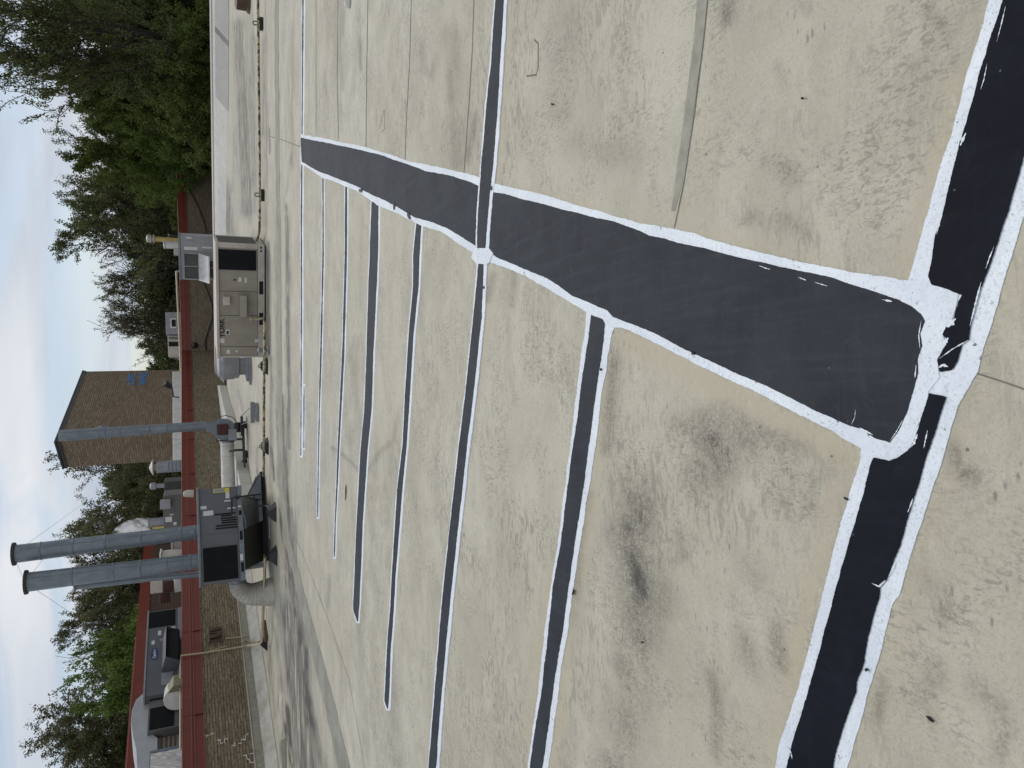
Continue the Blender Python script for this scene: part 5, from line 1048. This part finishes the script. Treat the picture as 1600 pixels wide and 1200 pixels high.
Xc = Fc.to_3x3() @ Vector((1, 0, 0)); text('Carrier', .11, Fc @ Vector((p[0]-.175, -.016, p[2]-.035)), Xc, (0, 0, 1), M_label, cu_, 'lettering', .001)
b = MB(Fc)
for (x0, x1, y0, y1) in ((237, 242, 998, 1004), (247, 252, 984, 991), (265, 274, 981, 987), (246, 247.5, 1019, 1021)): b.box((ca(y1), -.008, cz(x1, y0)), (ca(y0), .005, cz(x0, y0)))
b.build('label', M_label, cu_)
# second unit, further left
k2 = PY(284, 1215, wY(1215, 1.1)); k3 = PY(284, 1080, wY(1080, 1.2)); Fd = FR((k2.x, k2.y, 0), math.atan2(k3.y-k2.y, k3.x-k2.x)); dw = (Vector((k3.x, k3.y))-Vector((k2.x, k2.y))).length
def cd(x, y):
    d = _ray(x, y); Mi = Fd.inverted(); o_ = Mi @ Vector(_O); dd = Mi.to_3x3() @ Vector(d); t = -o_.y/dd.y; q = o_+dd*t; return q.x, q.z
e = empty('air_handler', (k2.x, k2.y, ZR), 'charcoal air handler with tan slats under the arched silver duct, far left', 'air conditioner')
zt_ = cd(232, 1100)[1]
b = MB(Fd); b.box((cd(260, 1138)[0], .0, ZR), (dw, 1.2, zt_)); b.build('cabinet', M_mid, e, bev=.01)
b = MB(Fd); b.box((cd(260, 1136)[0], -.015, cd(272, 1120)[1]), (cd(260, 1103)[0], .01, cd(234, 1120)[1])); b.box((cd(260, 1091)[0], -.015, cd(262, 1085)[1]), (cd(260, 1083)[0], .01, cd(234, 1085)[1])); b.build('coil', M_coil, e)
b = MB(Fd); b.box((cd(260, 1172)[0], .25, ZR), (cd(260, 1139)[0], 1.2, cd(246, 1150)[1])); 
b.build('body', M_tan, e)
b = MB(Fd)
for k in range(4): a0 = cd(260, 1140)[0]; b.box((cd(260, 1172)[0], .22, cd(251+k*7, 1150)[1]-.03), (a0, .27, cd(251+k*7, 1150)[1]+.01))
b.build('slat', M_wood, e)
b = MB(Fd); b.box((cd(260, 1215)[0], -.1, ZR), (cd(260, 1173)[0], .8, cd(234, 1180)[1])); b.build('side_cabinet', M_galvd, e, bev=.01)
b = MB(Fd)
rw = random.Random(2); yy0, yy1 = cd(260, 1215)[0], cd(260, 1181)[0]
n1 = 10
for i in range(n1):
    for j in range(n1):
        pass
gridv = [(yy0+(yy1-yy0)*i/n1, -.14-.05*rw.random(), ZR+(cd(236, 1185)[1]-ZR)*j/n1) for j in range(n1+1) for i in range(n1+1)]
b.add(gridv, [(j*(n1+1)+i, j*(n1+1)+i+1, (j+1)*(n1+1)+i+1, (j+1)*(n1+1)+i) for i in range(n1) for j in range(n1)]); b.build('foil_wrap', M_white, e, fix=False)
# arched duct
ad = MB(); prof = [(231, 1076), (222, 1079), (212, 1088), (206, 1103), (204, 1125), (207, 1145), (212, 1165), (214, 1200), (216, 1240), (240, 1240), (236, 1172), (246, 1167), (246, 1147), (236, 1140), (232, 1104)]
Mi = Fd
pts_ = []
for (x, y) in prof: q = cd(x, y); pts_.append(Fd @ Vector((q[0], .12, q[1]+0.0)))
ad.extrude(pts_, (Fd.to_3x3() @ Vector((0, 1.1, 0)))); o = ad.build('arched_duct', weath('silver_duct_metal', (.42, .43, .44), .45, .2, .15, 3, (.25, .25, .25), .4, .04), None, bev=.01); tag(o, 'big silver duct arching over the charcoal air handler, far left', 'duct')
# gooseneck vent on the coping
gnY = wY(1090, .75); q0 = PY(284, 1108, gnY); q1 = PY(284, 1066, gnY); e = empty('gooseneck_vent', (q0.x, gnY, ZR), 'cream hooded gooseneck vent with a square mouth, peeking over the red coping', 'vent')
wz = q1.x-q0.x; zt2 = PY(255, 1090, gnY).z; prof = []
for k in range(9): t_ = math.pi*k/8; prof.append((q0.x+wz*.42-wz*.42*math.cos(t_), zt2-wz*.42+wz*.42*math.sin(t_)))
prof = [(q0.x, ZR)]+prof+[(q0.x+wz*.84, zt2-wz*.6), (q0.x+wz*.5, ZR)]
b = MB(); b.extrude([Vector((a_, gnY, z_)) for a_, z_ in prof], (0, .6, 0)); b.build('hood', M_creamw, e, bev=.01)
b = MB(); b.loft([(q1.x-wz*.30, gnY-.02, zt2-wz*.15), (q1.x-wz*.02, gnY-.12, zt2-wz*.35), (q1.x-wz*.02, gnY-.12, ZR+.05), (q1.x-wz*.30, gnY-.02, ZR+.12)], [(q1.x-wz*.25, gnY+.5, zt2-wz*.15), (q1.x+wz*.05, gnY+.5, zt2-wz*.35), (q1.x+wz*.05, gnY+.5, ZR+.05), (q1.x-wz*.25, gnY+.5, ZR+.12)]); b.build('mouth', weath('olive_cream_paint', (.20, .185, .11), .6, 0, .2, 5, (.1, .09, .06), .4, .02), e)
# tan pair of units beyond the coping, right
pY = WC.y+3.5
e = empty('rooftop_unit', PY(281, 523, pY), 'distant beige unit with a louvred side, right of the brick tower', 'air conditioner')
b, L, Rr, T = ubox('', '', '', 262.5, 557, 290, 524, pY, 2, M_taned); b.build('cabinet', M_taned, e, bev=.02)
b = MB(); q0 = PY(283, 541, pY-.05); q1 = PY(263.5, 534, pY-.05); b.box((q0.x, pY-.04, q0.z), (q1.x, pY+.01, q1.z)); b.build('louver', M_void, e)
b = MB(); q0 = PY(283, 530, pY-.05); q1 = PY(263.5, 526.5, pY-.05); b.box((q0.x, pY-.04, q0.z), (q1.x, pY+.01, q1.z)); b.build('grille', M_mid, e)
e = empty('rooftop_unit', PY(281, 500, pY), 'distant pale unit with a small dark window, beside the louvred beige one', 'air conditioner')
b, L, Rr, T = ubox('', '', '', 259, 522.5, 290, 488, pY-.2, 2, M_taned); b.build('cabinet', M_greyL, e, bev=.02)
b = MB(); q0 = PY(276, 513, pY); q1 = PY(266, 498, pY); b.box((q0.x, pY-.26, q0.z), (q1.x, pY-.19, q1.z)); b.build('window_frame', M_white, e)
b = MB(); q0 = PY(275, 511, pY); q1 = PY(268, 500, pY); b.box((q0.x, pY-.28, q0.z), (q1.x, pY-.2, q1.z)); b.build('window', M_void, e)
# post vent
vY = WE.y+.8; q0 = PY(270, 376, vY); zt3 = PY(241, 374, vY).z; e = empty('flue_pipe', (q0.x, vY, ZR), 'tall ochre stained flue with a round cap beside the white vent, above the red coping', 'flue')
b = MB(); b.tube([(q0.x, vY, ZR), (q0.x+.05, vY, zt3)], .15, 12); b.build('pipe', M_ylw, e, smooth=True)
b = MB(); b.lathe((q0.x+.05, vY, zt3), [(.26, 0), (.26, .06), (.16, .08), (.16, .14), (.24, .16), (.24, .36), (.15, .42)], 18); b.build('cap', M_taned, e, smooth=True)
q0 = PY(270, 383, vY-.5); zt4 = PY(258, 383, vY-.5).z; e = empty('vent_pipe', (q0.x, vY-.5, ZR), 'short white round vent beside the ochre flue', 'vent')
b = MB(); b.lathe((q0.x, vY-.5, ZR), [(.2, 0), (.2, .2), (.22, zt4-ZR-.3), (.22, zt4-ZR-.06), (.2, zt4-ZR)], 18); b.build('pipe', M_white, e, smooth=True)
b = MB(); b.lathe((q0.x, vY-.5, zt4), [(.25, 0), (.25, .07), (.1, .1)], 18); b.build('cap', M_white, e, smooth=True)
b = MB(); q0 = PY(277, 398, vY-.5); b.box((q0.x, vY-.6, ZR), (q0.x+.36, vY-.2, PY(272, 394, vY).z)); o = b.build('vent_box', M_taned, None, bev=.02); tag(o, 'small pinkish box low on the coping, left of the white vent', 'vent box')

# farther building with red edge
fb0 = PY(212, 998, 40); fb1 = PY(203, 1200, 33); fb1.z = fb0.z; dd = (fb1-fb0); fb2 = fb1+dd*0.5
e = empty('brick_building', (fb0.x, fb0.y, gz), 'farther building with a deep red fascia over ribbed brown siding, upper left', 'building'); zt5 = fb0.z
M_rib = brick_mat('brown_siding', (0.09, .055, .04), (.12, .075, .055), (.03, .02, .015), 2.0)
b = MB(); b.extrude([v0(fb0, gz), v0(fb2, gz), v0(fb2, zt5-.5), v0(fb0, zt5-.5)], (3, 8, 0)); b.build('wall', M_rib, e)
b = MB(); o_ = dd.normalized()*-.3
b.extrude([v0(fb0, zt5-.52)+o_+Vector((0, -.25, 0)), v0(fb2, zt5-.52)+Vector((0, -.25, 0)), v0(fb2, zt5)+Vector((0, -.3, 0)), v0(fb0, zt5)+o_+Vector((0, -.3, 0))], (3, 8.4, 0)); b.build('fascia', M_red, e)
b = MB(); b.extrude([v0(fb0, zt5-.05)+o_+Vector((0, -.34, 0)), v0(fb2, zt5-.05)+Vector((0, -.34, 0)), v0(fb2, zt5+.02)+Vector((0, -.34, 0)), v0(fb0, zt5+.02)+o_+Vector((0, -.34, 0))], (0, .05, 0)); b.build('trim', M_redL, e)

# things at the far right of the near roof
q = PZ(390, -3); b = MB(); b.lathe((q.x, q.y, 0), [(.36, .003), (.34, .05), (.30, .08), (.30, .30), (.22, .33)], 18); o = b.build('drain_dome', M_brown, None, smooth=True); tag(o, 'rusty brown pipe stub at the far right edge of the roof', 'drain')
q = PZ(547, 6); b = MB(); b.lathe((q.x, q.y, 0), [(.04, .002), (.045, .02), (.03, .05), (.01, .06)], 12); o = b.build('sealant_cup', M_white, None, smooth=True); tag(o, 'tiny white cup lying on the roof at the right', 'cup')
# little scraps lying on the strips
def scrap(x, y, L, wd, a, lb, m=M_black):
    p = PZ(x, y); r_s = random.Random(int(x)); n_ = 9; vs = []
    for k in range(n_): t_ = 2*math.pi*k/n_; rr2 = (0.7+.5*r_s.random())*(.62 if L < .06 else 1); vs.append((L/2*math.cos(t_)*rr2, wd/2*math.sin(t_)*rr2, .009+.003*r_s.random()))
    b = MB(Matrix.Translation(Vector((p.x, p.y, 0))) @ Matrix.Rotation(a, 4, 'Z')); b.add(vs+[(v_[0]*.8, v_[1]*.8, .003) for v_ in vs], [tuple(range(n_))]+[(i, i+n_, (i+1) % n_+n_, (i+1) % n_) for i in range(n_)])
    o = b.build('scrap', m, None); tag(o, lb, 'scrap', 'dark scraps and leaves lying on the roof')
for a in ((898, 925, .055, .015, -.4, 'black shred on the right edge of the second nearest strip'), (565, 298, .16, .04, 1.3, 'dark leaf on the left edge of the wide strip, near its far end'), (640, 337, .12, .035, 1.0, 'dark shred on the left edge of the wide strip, before the crossing'),
          (617, 322, .06, .05, 0, 'black dot on the left white edge of the wide strip'), (770, 294, .04, .035, 0, 'black dot at the upper corner of the crossing'), (1006, 1003, .014, .008, 1, 'dark crumb in the big stain'), (541, 769, .22, .03, -.3, 'dark twig lying between two thin strips'),
          (1325, 779, .022, .005, 1.0, 'thin brown splinter beside the left edge of the nearest strip'), (1357, 1046, .014, .01, 0, 'black lump stuck in the white right edge of the nearest strip'), (1257, 154, .012, .008, 0, 'black crumb on the open roof at the right'), (865, 163, .03, .012, .8, 'small dark leaf on the roof right of the crossing'),
          (941, 577, .02, .012, 0, 'black lump on the white edge of the second nearest strip'), (1086, 552, .018, .018, 0, 'black lump on the left white edge of the wide strip, halfway down'), (758, 449, .03, .03, 0, 'black dot below the crossing'), (1456, 1122, .035, .008, 1.2, 'reddish splinter on the roof at the lower left')): scrap(*a)
# membrane hump with a dark puddle, foreground left
q = PZ(441, 1118); b = MB(FR((q.x, q.y, 0), GA+.3)); b.loft([(-.5, -.25, .002), (.45, -.2, .002), (.5, .3, .002), (-.45, .35, .002)], [(-.3, -.05, .04), (.25, -.05, .05), (.28, .15, .04), (-.25, .15, .035)]); o = b.build('membrane_hump', M_cream, None, bev=.05); tag(o, 'lifted hump of pale membrane by the black puddle near the left wall', 'membrane patch')
q = PZ(446, 1175); b = MB(FR((q.x, q.y, 0), GA+.2)); b.loft([(-.5, -.2, .002), (.45, -.2, .002), (.5, .3, .002), (-.45, .3, .002)], [(-.3, -.05, .07), (.3, -.04, .08), (.3, .15, .06), (-.3, .15, .06)]); o = b.build('sand_bag', M_cover, None, bev=.05); tag(o, 'dirty grey bag slumped beside the black puddle near the left wall', 'bag')

# ------------------------------------------------------------------ ground and trees
g = MB(); g.add([(-400, -200, gz), (400, -200, gz), (400, 700, gz), (-400, 700, gz)], [(0, 1, 2, 3)])
M_ground = weath('undergrowth', (0.02, 0.026, 0.012), .95, 0, .4, .3, (0.035, .03, .02), .5, .3); tag(g.build('ground', M_ground, None), kind='structure')

def gen_tree(seed, H, spread, leafn, leaf_s, bare=0.0, forks=7, trunk_r=None, low=0.25, shrub=False, rmin=.012):
    R = random.Random(seed); rs = np.random.RandomState(seed)
    tv = []; tf = []; tips = []
    def tube(pts, rads, n):
        base = len(tv); k = len(pts)
        for i in range(k):
            d = (pts[min(i+1, k-1)]-pts[max(i-1, 0)]).normalized(); a = d.orthogonal().normalized(); b_ = d.cross(a)
            for j in range(n): t_ = 2*math.pi*j/n; p = pts[i]+(a*math.cos(t_)+b_*math.sin(t_))*rads[i]; tv.append((p.x, p.y, p.z))
        for i in range(k-1):
            for j in range(n): tf.append((base+i*n+j, base+i*n+(j+1) % n, base+(i+1)*n+(j+1) % n, base+(i+1)*n+j))
    def grow(p, d, L, r, depth):
        segs = (6, 5, 4, 3, 3)[depth]; pts = [p.copy()]; rads = [r]; d = d.copy()
        for i in range(segs):
            w_ = (0.10, 0.30, 0.40, 0.5, .5)[depth]
            d = (d+Vector((R.uniform(-w_, w_), R.uniform(-w_, w_), R.uniform(-w_*.5, w_)+0.05))).normalized()
            p = p+d*(L/segs); pts.append(p.copy()); rads.append(max(rmin, r*(1-0.75*(i+1)/segs)) if depth else r*(1-.62*(i+1)/segs))
        tube(pts, rads, (7, 5, 4, 3, 3)[depth])
        if depth >= 3:
            tips.append((pts[0], pts[-1])); return
        nb = (forks, 7, 6, 5)[depth]
        for k in range(nb):
            t_ = (low+(1-low)*(k+R.random()*.8)/nb) if depth == 0 else (0.25+.75*(k+R.random())/nb)
            i = min(int(t_*segs), segs-1); q = pts[i].lerp(pts[i+1], min(1, t_*segs-i)); az = R.uniform(0, 6.283)
            dd_ = (pts[i+1]-pts[i]).normalized(); o1 = dd_.orthogonal().normalized(); o2 = dd_.cross(o1)
            tilt = R.uniform(.55, .95) if depth == 0 else R.uniform(.45, .95)
            nd = (dd_*math.cos(tilt)+(o1*math.cos(az)+o2*math.sin(az))*math.sin(tilt)*spread).normalized()
            if depth == 0: Ln = H*R.uniform(.34, .52)*(1.1-.6*t_)*(.8+.35*spread)
            else: Ln = L*R.uniform(.42, .62)
            grow(q, nd, Ln, max(rmin*1.3, rads[i]*R.uniform(.45, .62)), depth+1)
        if depth > 0: grow(pts[-1], d, L*.4, rads[-1], depth+1)
    trunk_r = trunk_r or H*.016
    grow(Vector((0, 0, 0)), Vector((R.uniform(-.1, .1), R.uniform(-.1, .1), 1)).normalized(), H*(.72 if not shrub else .55), trunk_r, 0)
    me = bpy.data.meshes.new('trunk'); me.from_pydata(tv, [], tf); me.materials.append(M_bark); me.polygons.foreach_set('use_smooth', [True]*len(me.polygons))
    T = np.array([[*a, *b_] for a, b_ in tips]); keep = rs.rand(len(T)) > bare; T = T[keep]
    n = max(1, int(leafn/len(T))); m = len(T)*n
    A = np.repeat(T[:, :3], n, 0); B = np.repeat(T[:, 3:], n, 0); u = rs.rand(m, 1)**.7
    C = A+(B-A)*u*1.08+rs.normal(0, leaf_s*1.3, (m, 3))
    d1 = rs.normal(size=(m, 3)); d1 /= np.linalg.norm(d1, axis=1)[:, None]; d2 = np.cross(d1, rs.normal(size=(m, 3))); d2 /= np.linalg.norm(d2, axis=1)[:, None]
    s = leaf_s*(.55+.8*rs.rand(m, 1)); V = np.stack([C-d1*s, C+d2*s*.45, C+d1*s, C-d2*s*.45], 1).reshape(-1, 3)
    F = np.arange(m*4).reshape(-1, 4)
    ml = bpy.data.meshes.new('crown'); ml.vertices.add(len(V)); ml.vertices.foreach_set('co', V.ravel()); ml.loops.add(m*4); ml.loops.foreach_set('vertex_index', F.ravel().astype(np.int32))
    ml.polygons.add(m); ml.polygons.foreach_set('loop_start', (np.arange(m)*4).astype(np.int32)); ml.update(); ml.validate()
    top = max(np.percentile(V[:, 2], 98.3), 1); wd = np.percentile(np.abs(V[:, 0]), 92)*2
    return me, ml, top, wd
PROTO = {
 'dense': [gen_tree(s_, 13, 1.0, 95000, .085, .0, 9, low=.12) for s_ in (11, 12)],
 'leafy': [gen_tree(s_, 14, .95, 42000, .075, .08, 8, low=.25) for s_ in (21, 22, 23)],
 'open': [gen_tree(s_, 14, .95, 11000, .07, .12, 8, rmin=.02, low=.2) for s_ in (24, 26)],
 'corner': [gen_tree(51, 14, 1.05, 42000, .072, .10, 8, low=.2, rmin=.02)],
 'shrub': [gen_tree(s_, 9, 1.05, 70000, .08, 0, 10, low=.05, shrub=True) for s_ in (41, 42)],
}
def tree(kind, i, ypx, xtop, Y, mat, label, wpx=None, name='deciduous_tree', group='trees growing behind the building', rz=0.0):
    tm, lm, top, wd = PROTO[kind][i]
    if ypx > 225: Y += 13
    T = PY(xtop, ypx, Y); h = T.z-gz; s = h/top; sw = s
    if wpx: sw = (PY(xtop+60, ypx-wpx/2, Y)-PY(xtop+60, ypx+wpx/2, Y)).length/wd
    e = bpy.data.objects.new(name, None); COL.objects.link(e); e.location = (T.x, Y, gz); e.rotation_euler = (0, 0, rz); e.scale = (sw, sw, s)
    tag(e, label, 'tree', group); WL[e.name] = Vector(e.location)
    t_ = bpy.data.objects.new('trunk', tm); COL.objects.link(t_); t_.parent = e
    key = lm.name+mat.name
    if key not in LM: c2_ = lm.copy(); c2_.materials.clear(); c2_.materials.append(mat); LM[key] = c2_
    c_ = bpy.data.objects.new('crown', LM[key]); COL.objects.link(c_); c_.parent = e
    return e
LM = {}
TREES = [
 # near row, right to left
 ('corner', 0, -22, -60, 39, M_leafM, 'tallest tree, in the upper right corner, its dark limbs leaning over the roof edge', 200, 1.0),
 ('dense', 0, 130, 125, 46, M_leafD, 'dense green tree just left of the tall corner tree', 190, .4),
 ('open', 0, 118, 72, 50, M_leafO, 'bare-topped tree poking out above the dense green one', 70, 2.2),
 ('dense', 1, 215, 125, 48, M_leafD, 'dense green tree in front of the gap right of the brick wall end', 170, 1.7),
 ('leafy', 1, 320, 90, 50, M_leafM, 'tall loose-crowned tree above the ochre flue, lit olive at its top', 190, 2.9),
 ('leafy', 2, 262, 118, 54, M_leafO, 'olive tree wedged between the dense one and the tall loose-crowned one', 150, 4.4),
 ('open', 1, 420, 146, 52, M_leafO, 'thin half-bare tree left of the tall loose-crowned one', 150, .3),
 ('open', 0, 480, 168, 56, M_leafO, 'half-bare tree above the distant beige units, right one', 130, 3.6),
 ('open', 1, 545, 172, 54, M_leafO, 'half-bare tree beside the right edge of the brick tower', 130, 5.0),
 ('leafy', 2, 775, 108, 52, M_leafO, 'full olive tree between the brick tower and the fat stacks', 190, .9),
 ('leafy', 0, 860, 112, 56, M_leafO, 'tree right behind the two fat stacks', 150, 2.0),
 ('leafy', 1, 935, 98, 52, M_leafO, 'dark open-crowned tree left of the fat stacks', 170, 3.3),
 ('open', 0, 1000, 128, 55, M_leafO, 'thin tree behind the round fresh green one', 110, 4.0),
 ('shrub', 0, 1020, 143, 44, M_leafB, 'round fresh green tree above the end of the far red roof', 135, 1.2),
 ('leafy', 2, 1095, 88, 50, M_leafO, 'largest dark fan-shaped tree, upper left', 240, 5.2),
 ('leafy', 0, 1185, 92, 53, M_leafO, 'tree at the left edge of the view', 200, .6),
 ('leafy', 1, 1290, 80, 52, M_leafO, 'tree just outside the left edge', 220, 1.6),
 ('dense', 0, -70, 60, 48, M_leafD, 'dense tree just outside the right edge', 220, 2.6),
]
for (k, i, y, xt, Y, m_, lb, wp, rz) in TREES: tree(k, i, y, xt, Y, m_, lb, wp, rz=rz)
# understory: lower, denser trees that close the gaps
US = [(10, 205, 44, M_leafD), (75, 190, 47, M_leafD), (150, 205, 43, M_leafD), (215, 195, 46, M_leafB), (285, 190, 50, M_leafD), (340, 195, 56, M_leafD), (400, 205, 58, M_leafD), (450, 225, 60, M_leafD), (505, 238, 58, M_leafD), (560, 232, 60, M_leafD), (745, 190, 56, M_leafD), (800, 185, 58, M_leafD), (860, 200, 57, M_leafD), (920, 190, 56, M_leafD), (980, 185, 58, M_leafD), (1060, 180, 57, M_leafD), (1130, 175, 56, M_leafD), (1200, 180, 57, M_leafD), (1270, 180, 57, M_leafD), (-60, 200, 46, M_leafD),
      (40, 262, 38, M_leafD), (120, 268, 38.5, M_leafD), (190, 262, 39, M_leafD), (255, 268, 40, M_leafD)]
names = ['at the right edge', 'under the tall corner tree', 'by the roof parapet', 'low and yellowish, right of the brick wall end', 'behind the right end of the red coping', 'behind the ochre flue', 'behind the thin half-bare tree', 'right of the distant beige units', 'behind the distant beige units', 'at the right foot of the tower', 'left of the tower', 'behind the boiler box', 'behind the two fat stacks', 'left of the fat stacks', 'behind the fresh green tree', 'under the big fan-shaped tree', 'behind the arched duct', 'at the left edge', 'outside the left edge', 'outside the right edge', 'low bush behind the right part of the parapet', 'low bush behind the middle of the parapet', 'low bush behind the parapet, short of the brick wall', 'low bush hugging the end of the brick wall']
for n_, (y, xt, Y, m_) in enumerate(US): tree('shrub' if n_ % 3 else 'dense', n_ % 2, y, xt, Y, m_, 'dark green underwood, '+names[n_], 125, 'bushy_tree', 'low bushy trees under the tall ones', rz=n_*1.3)
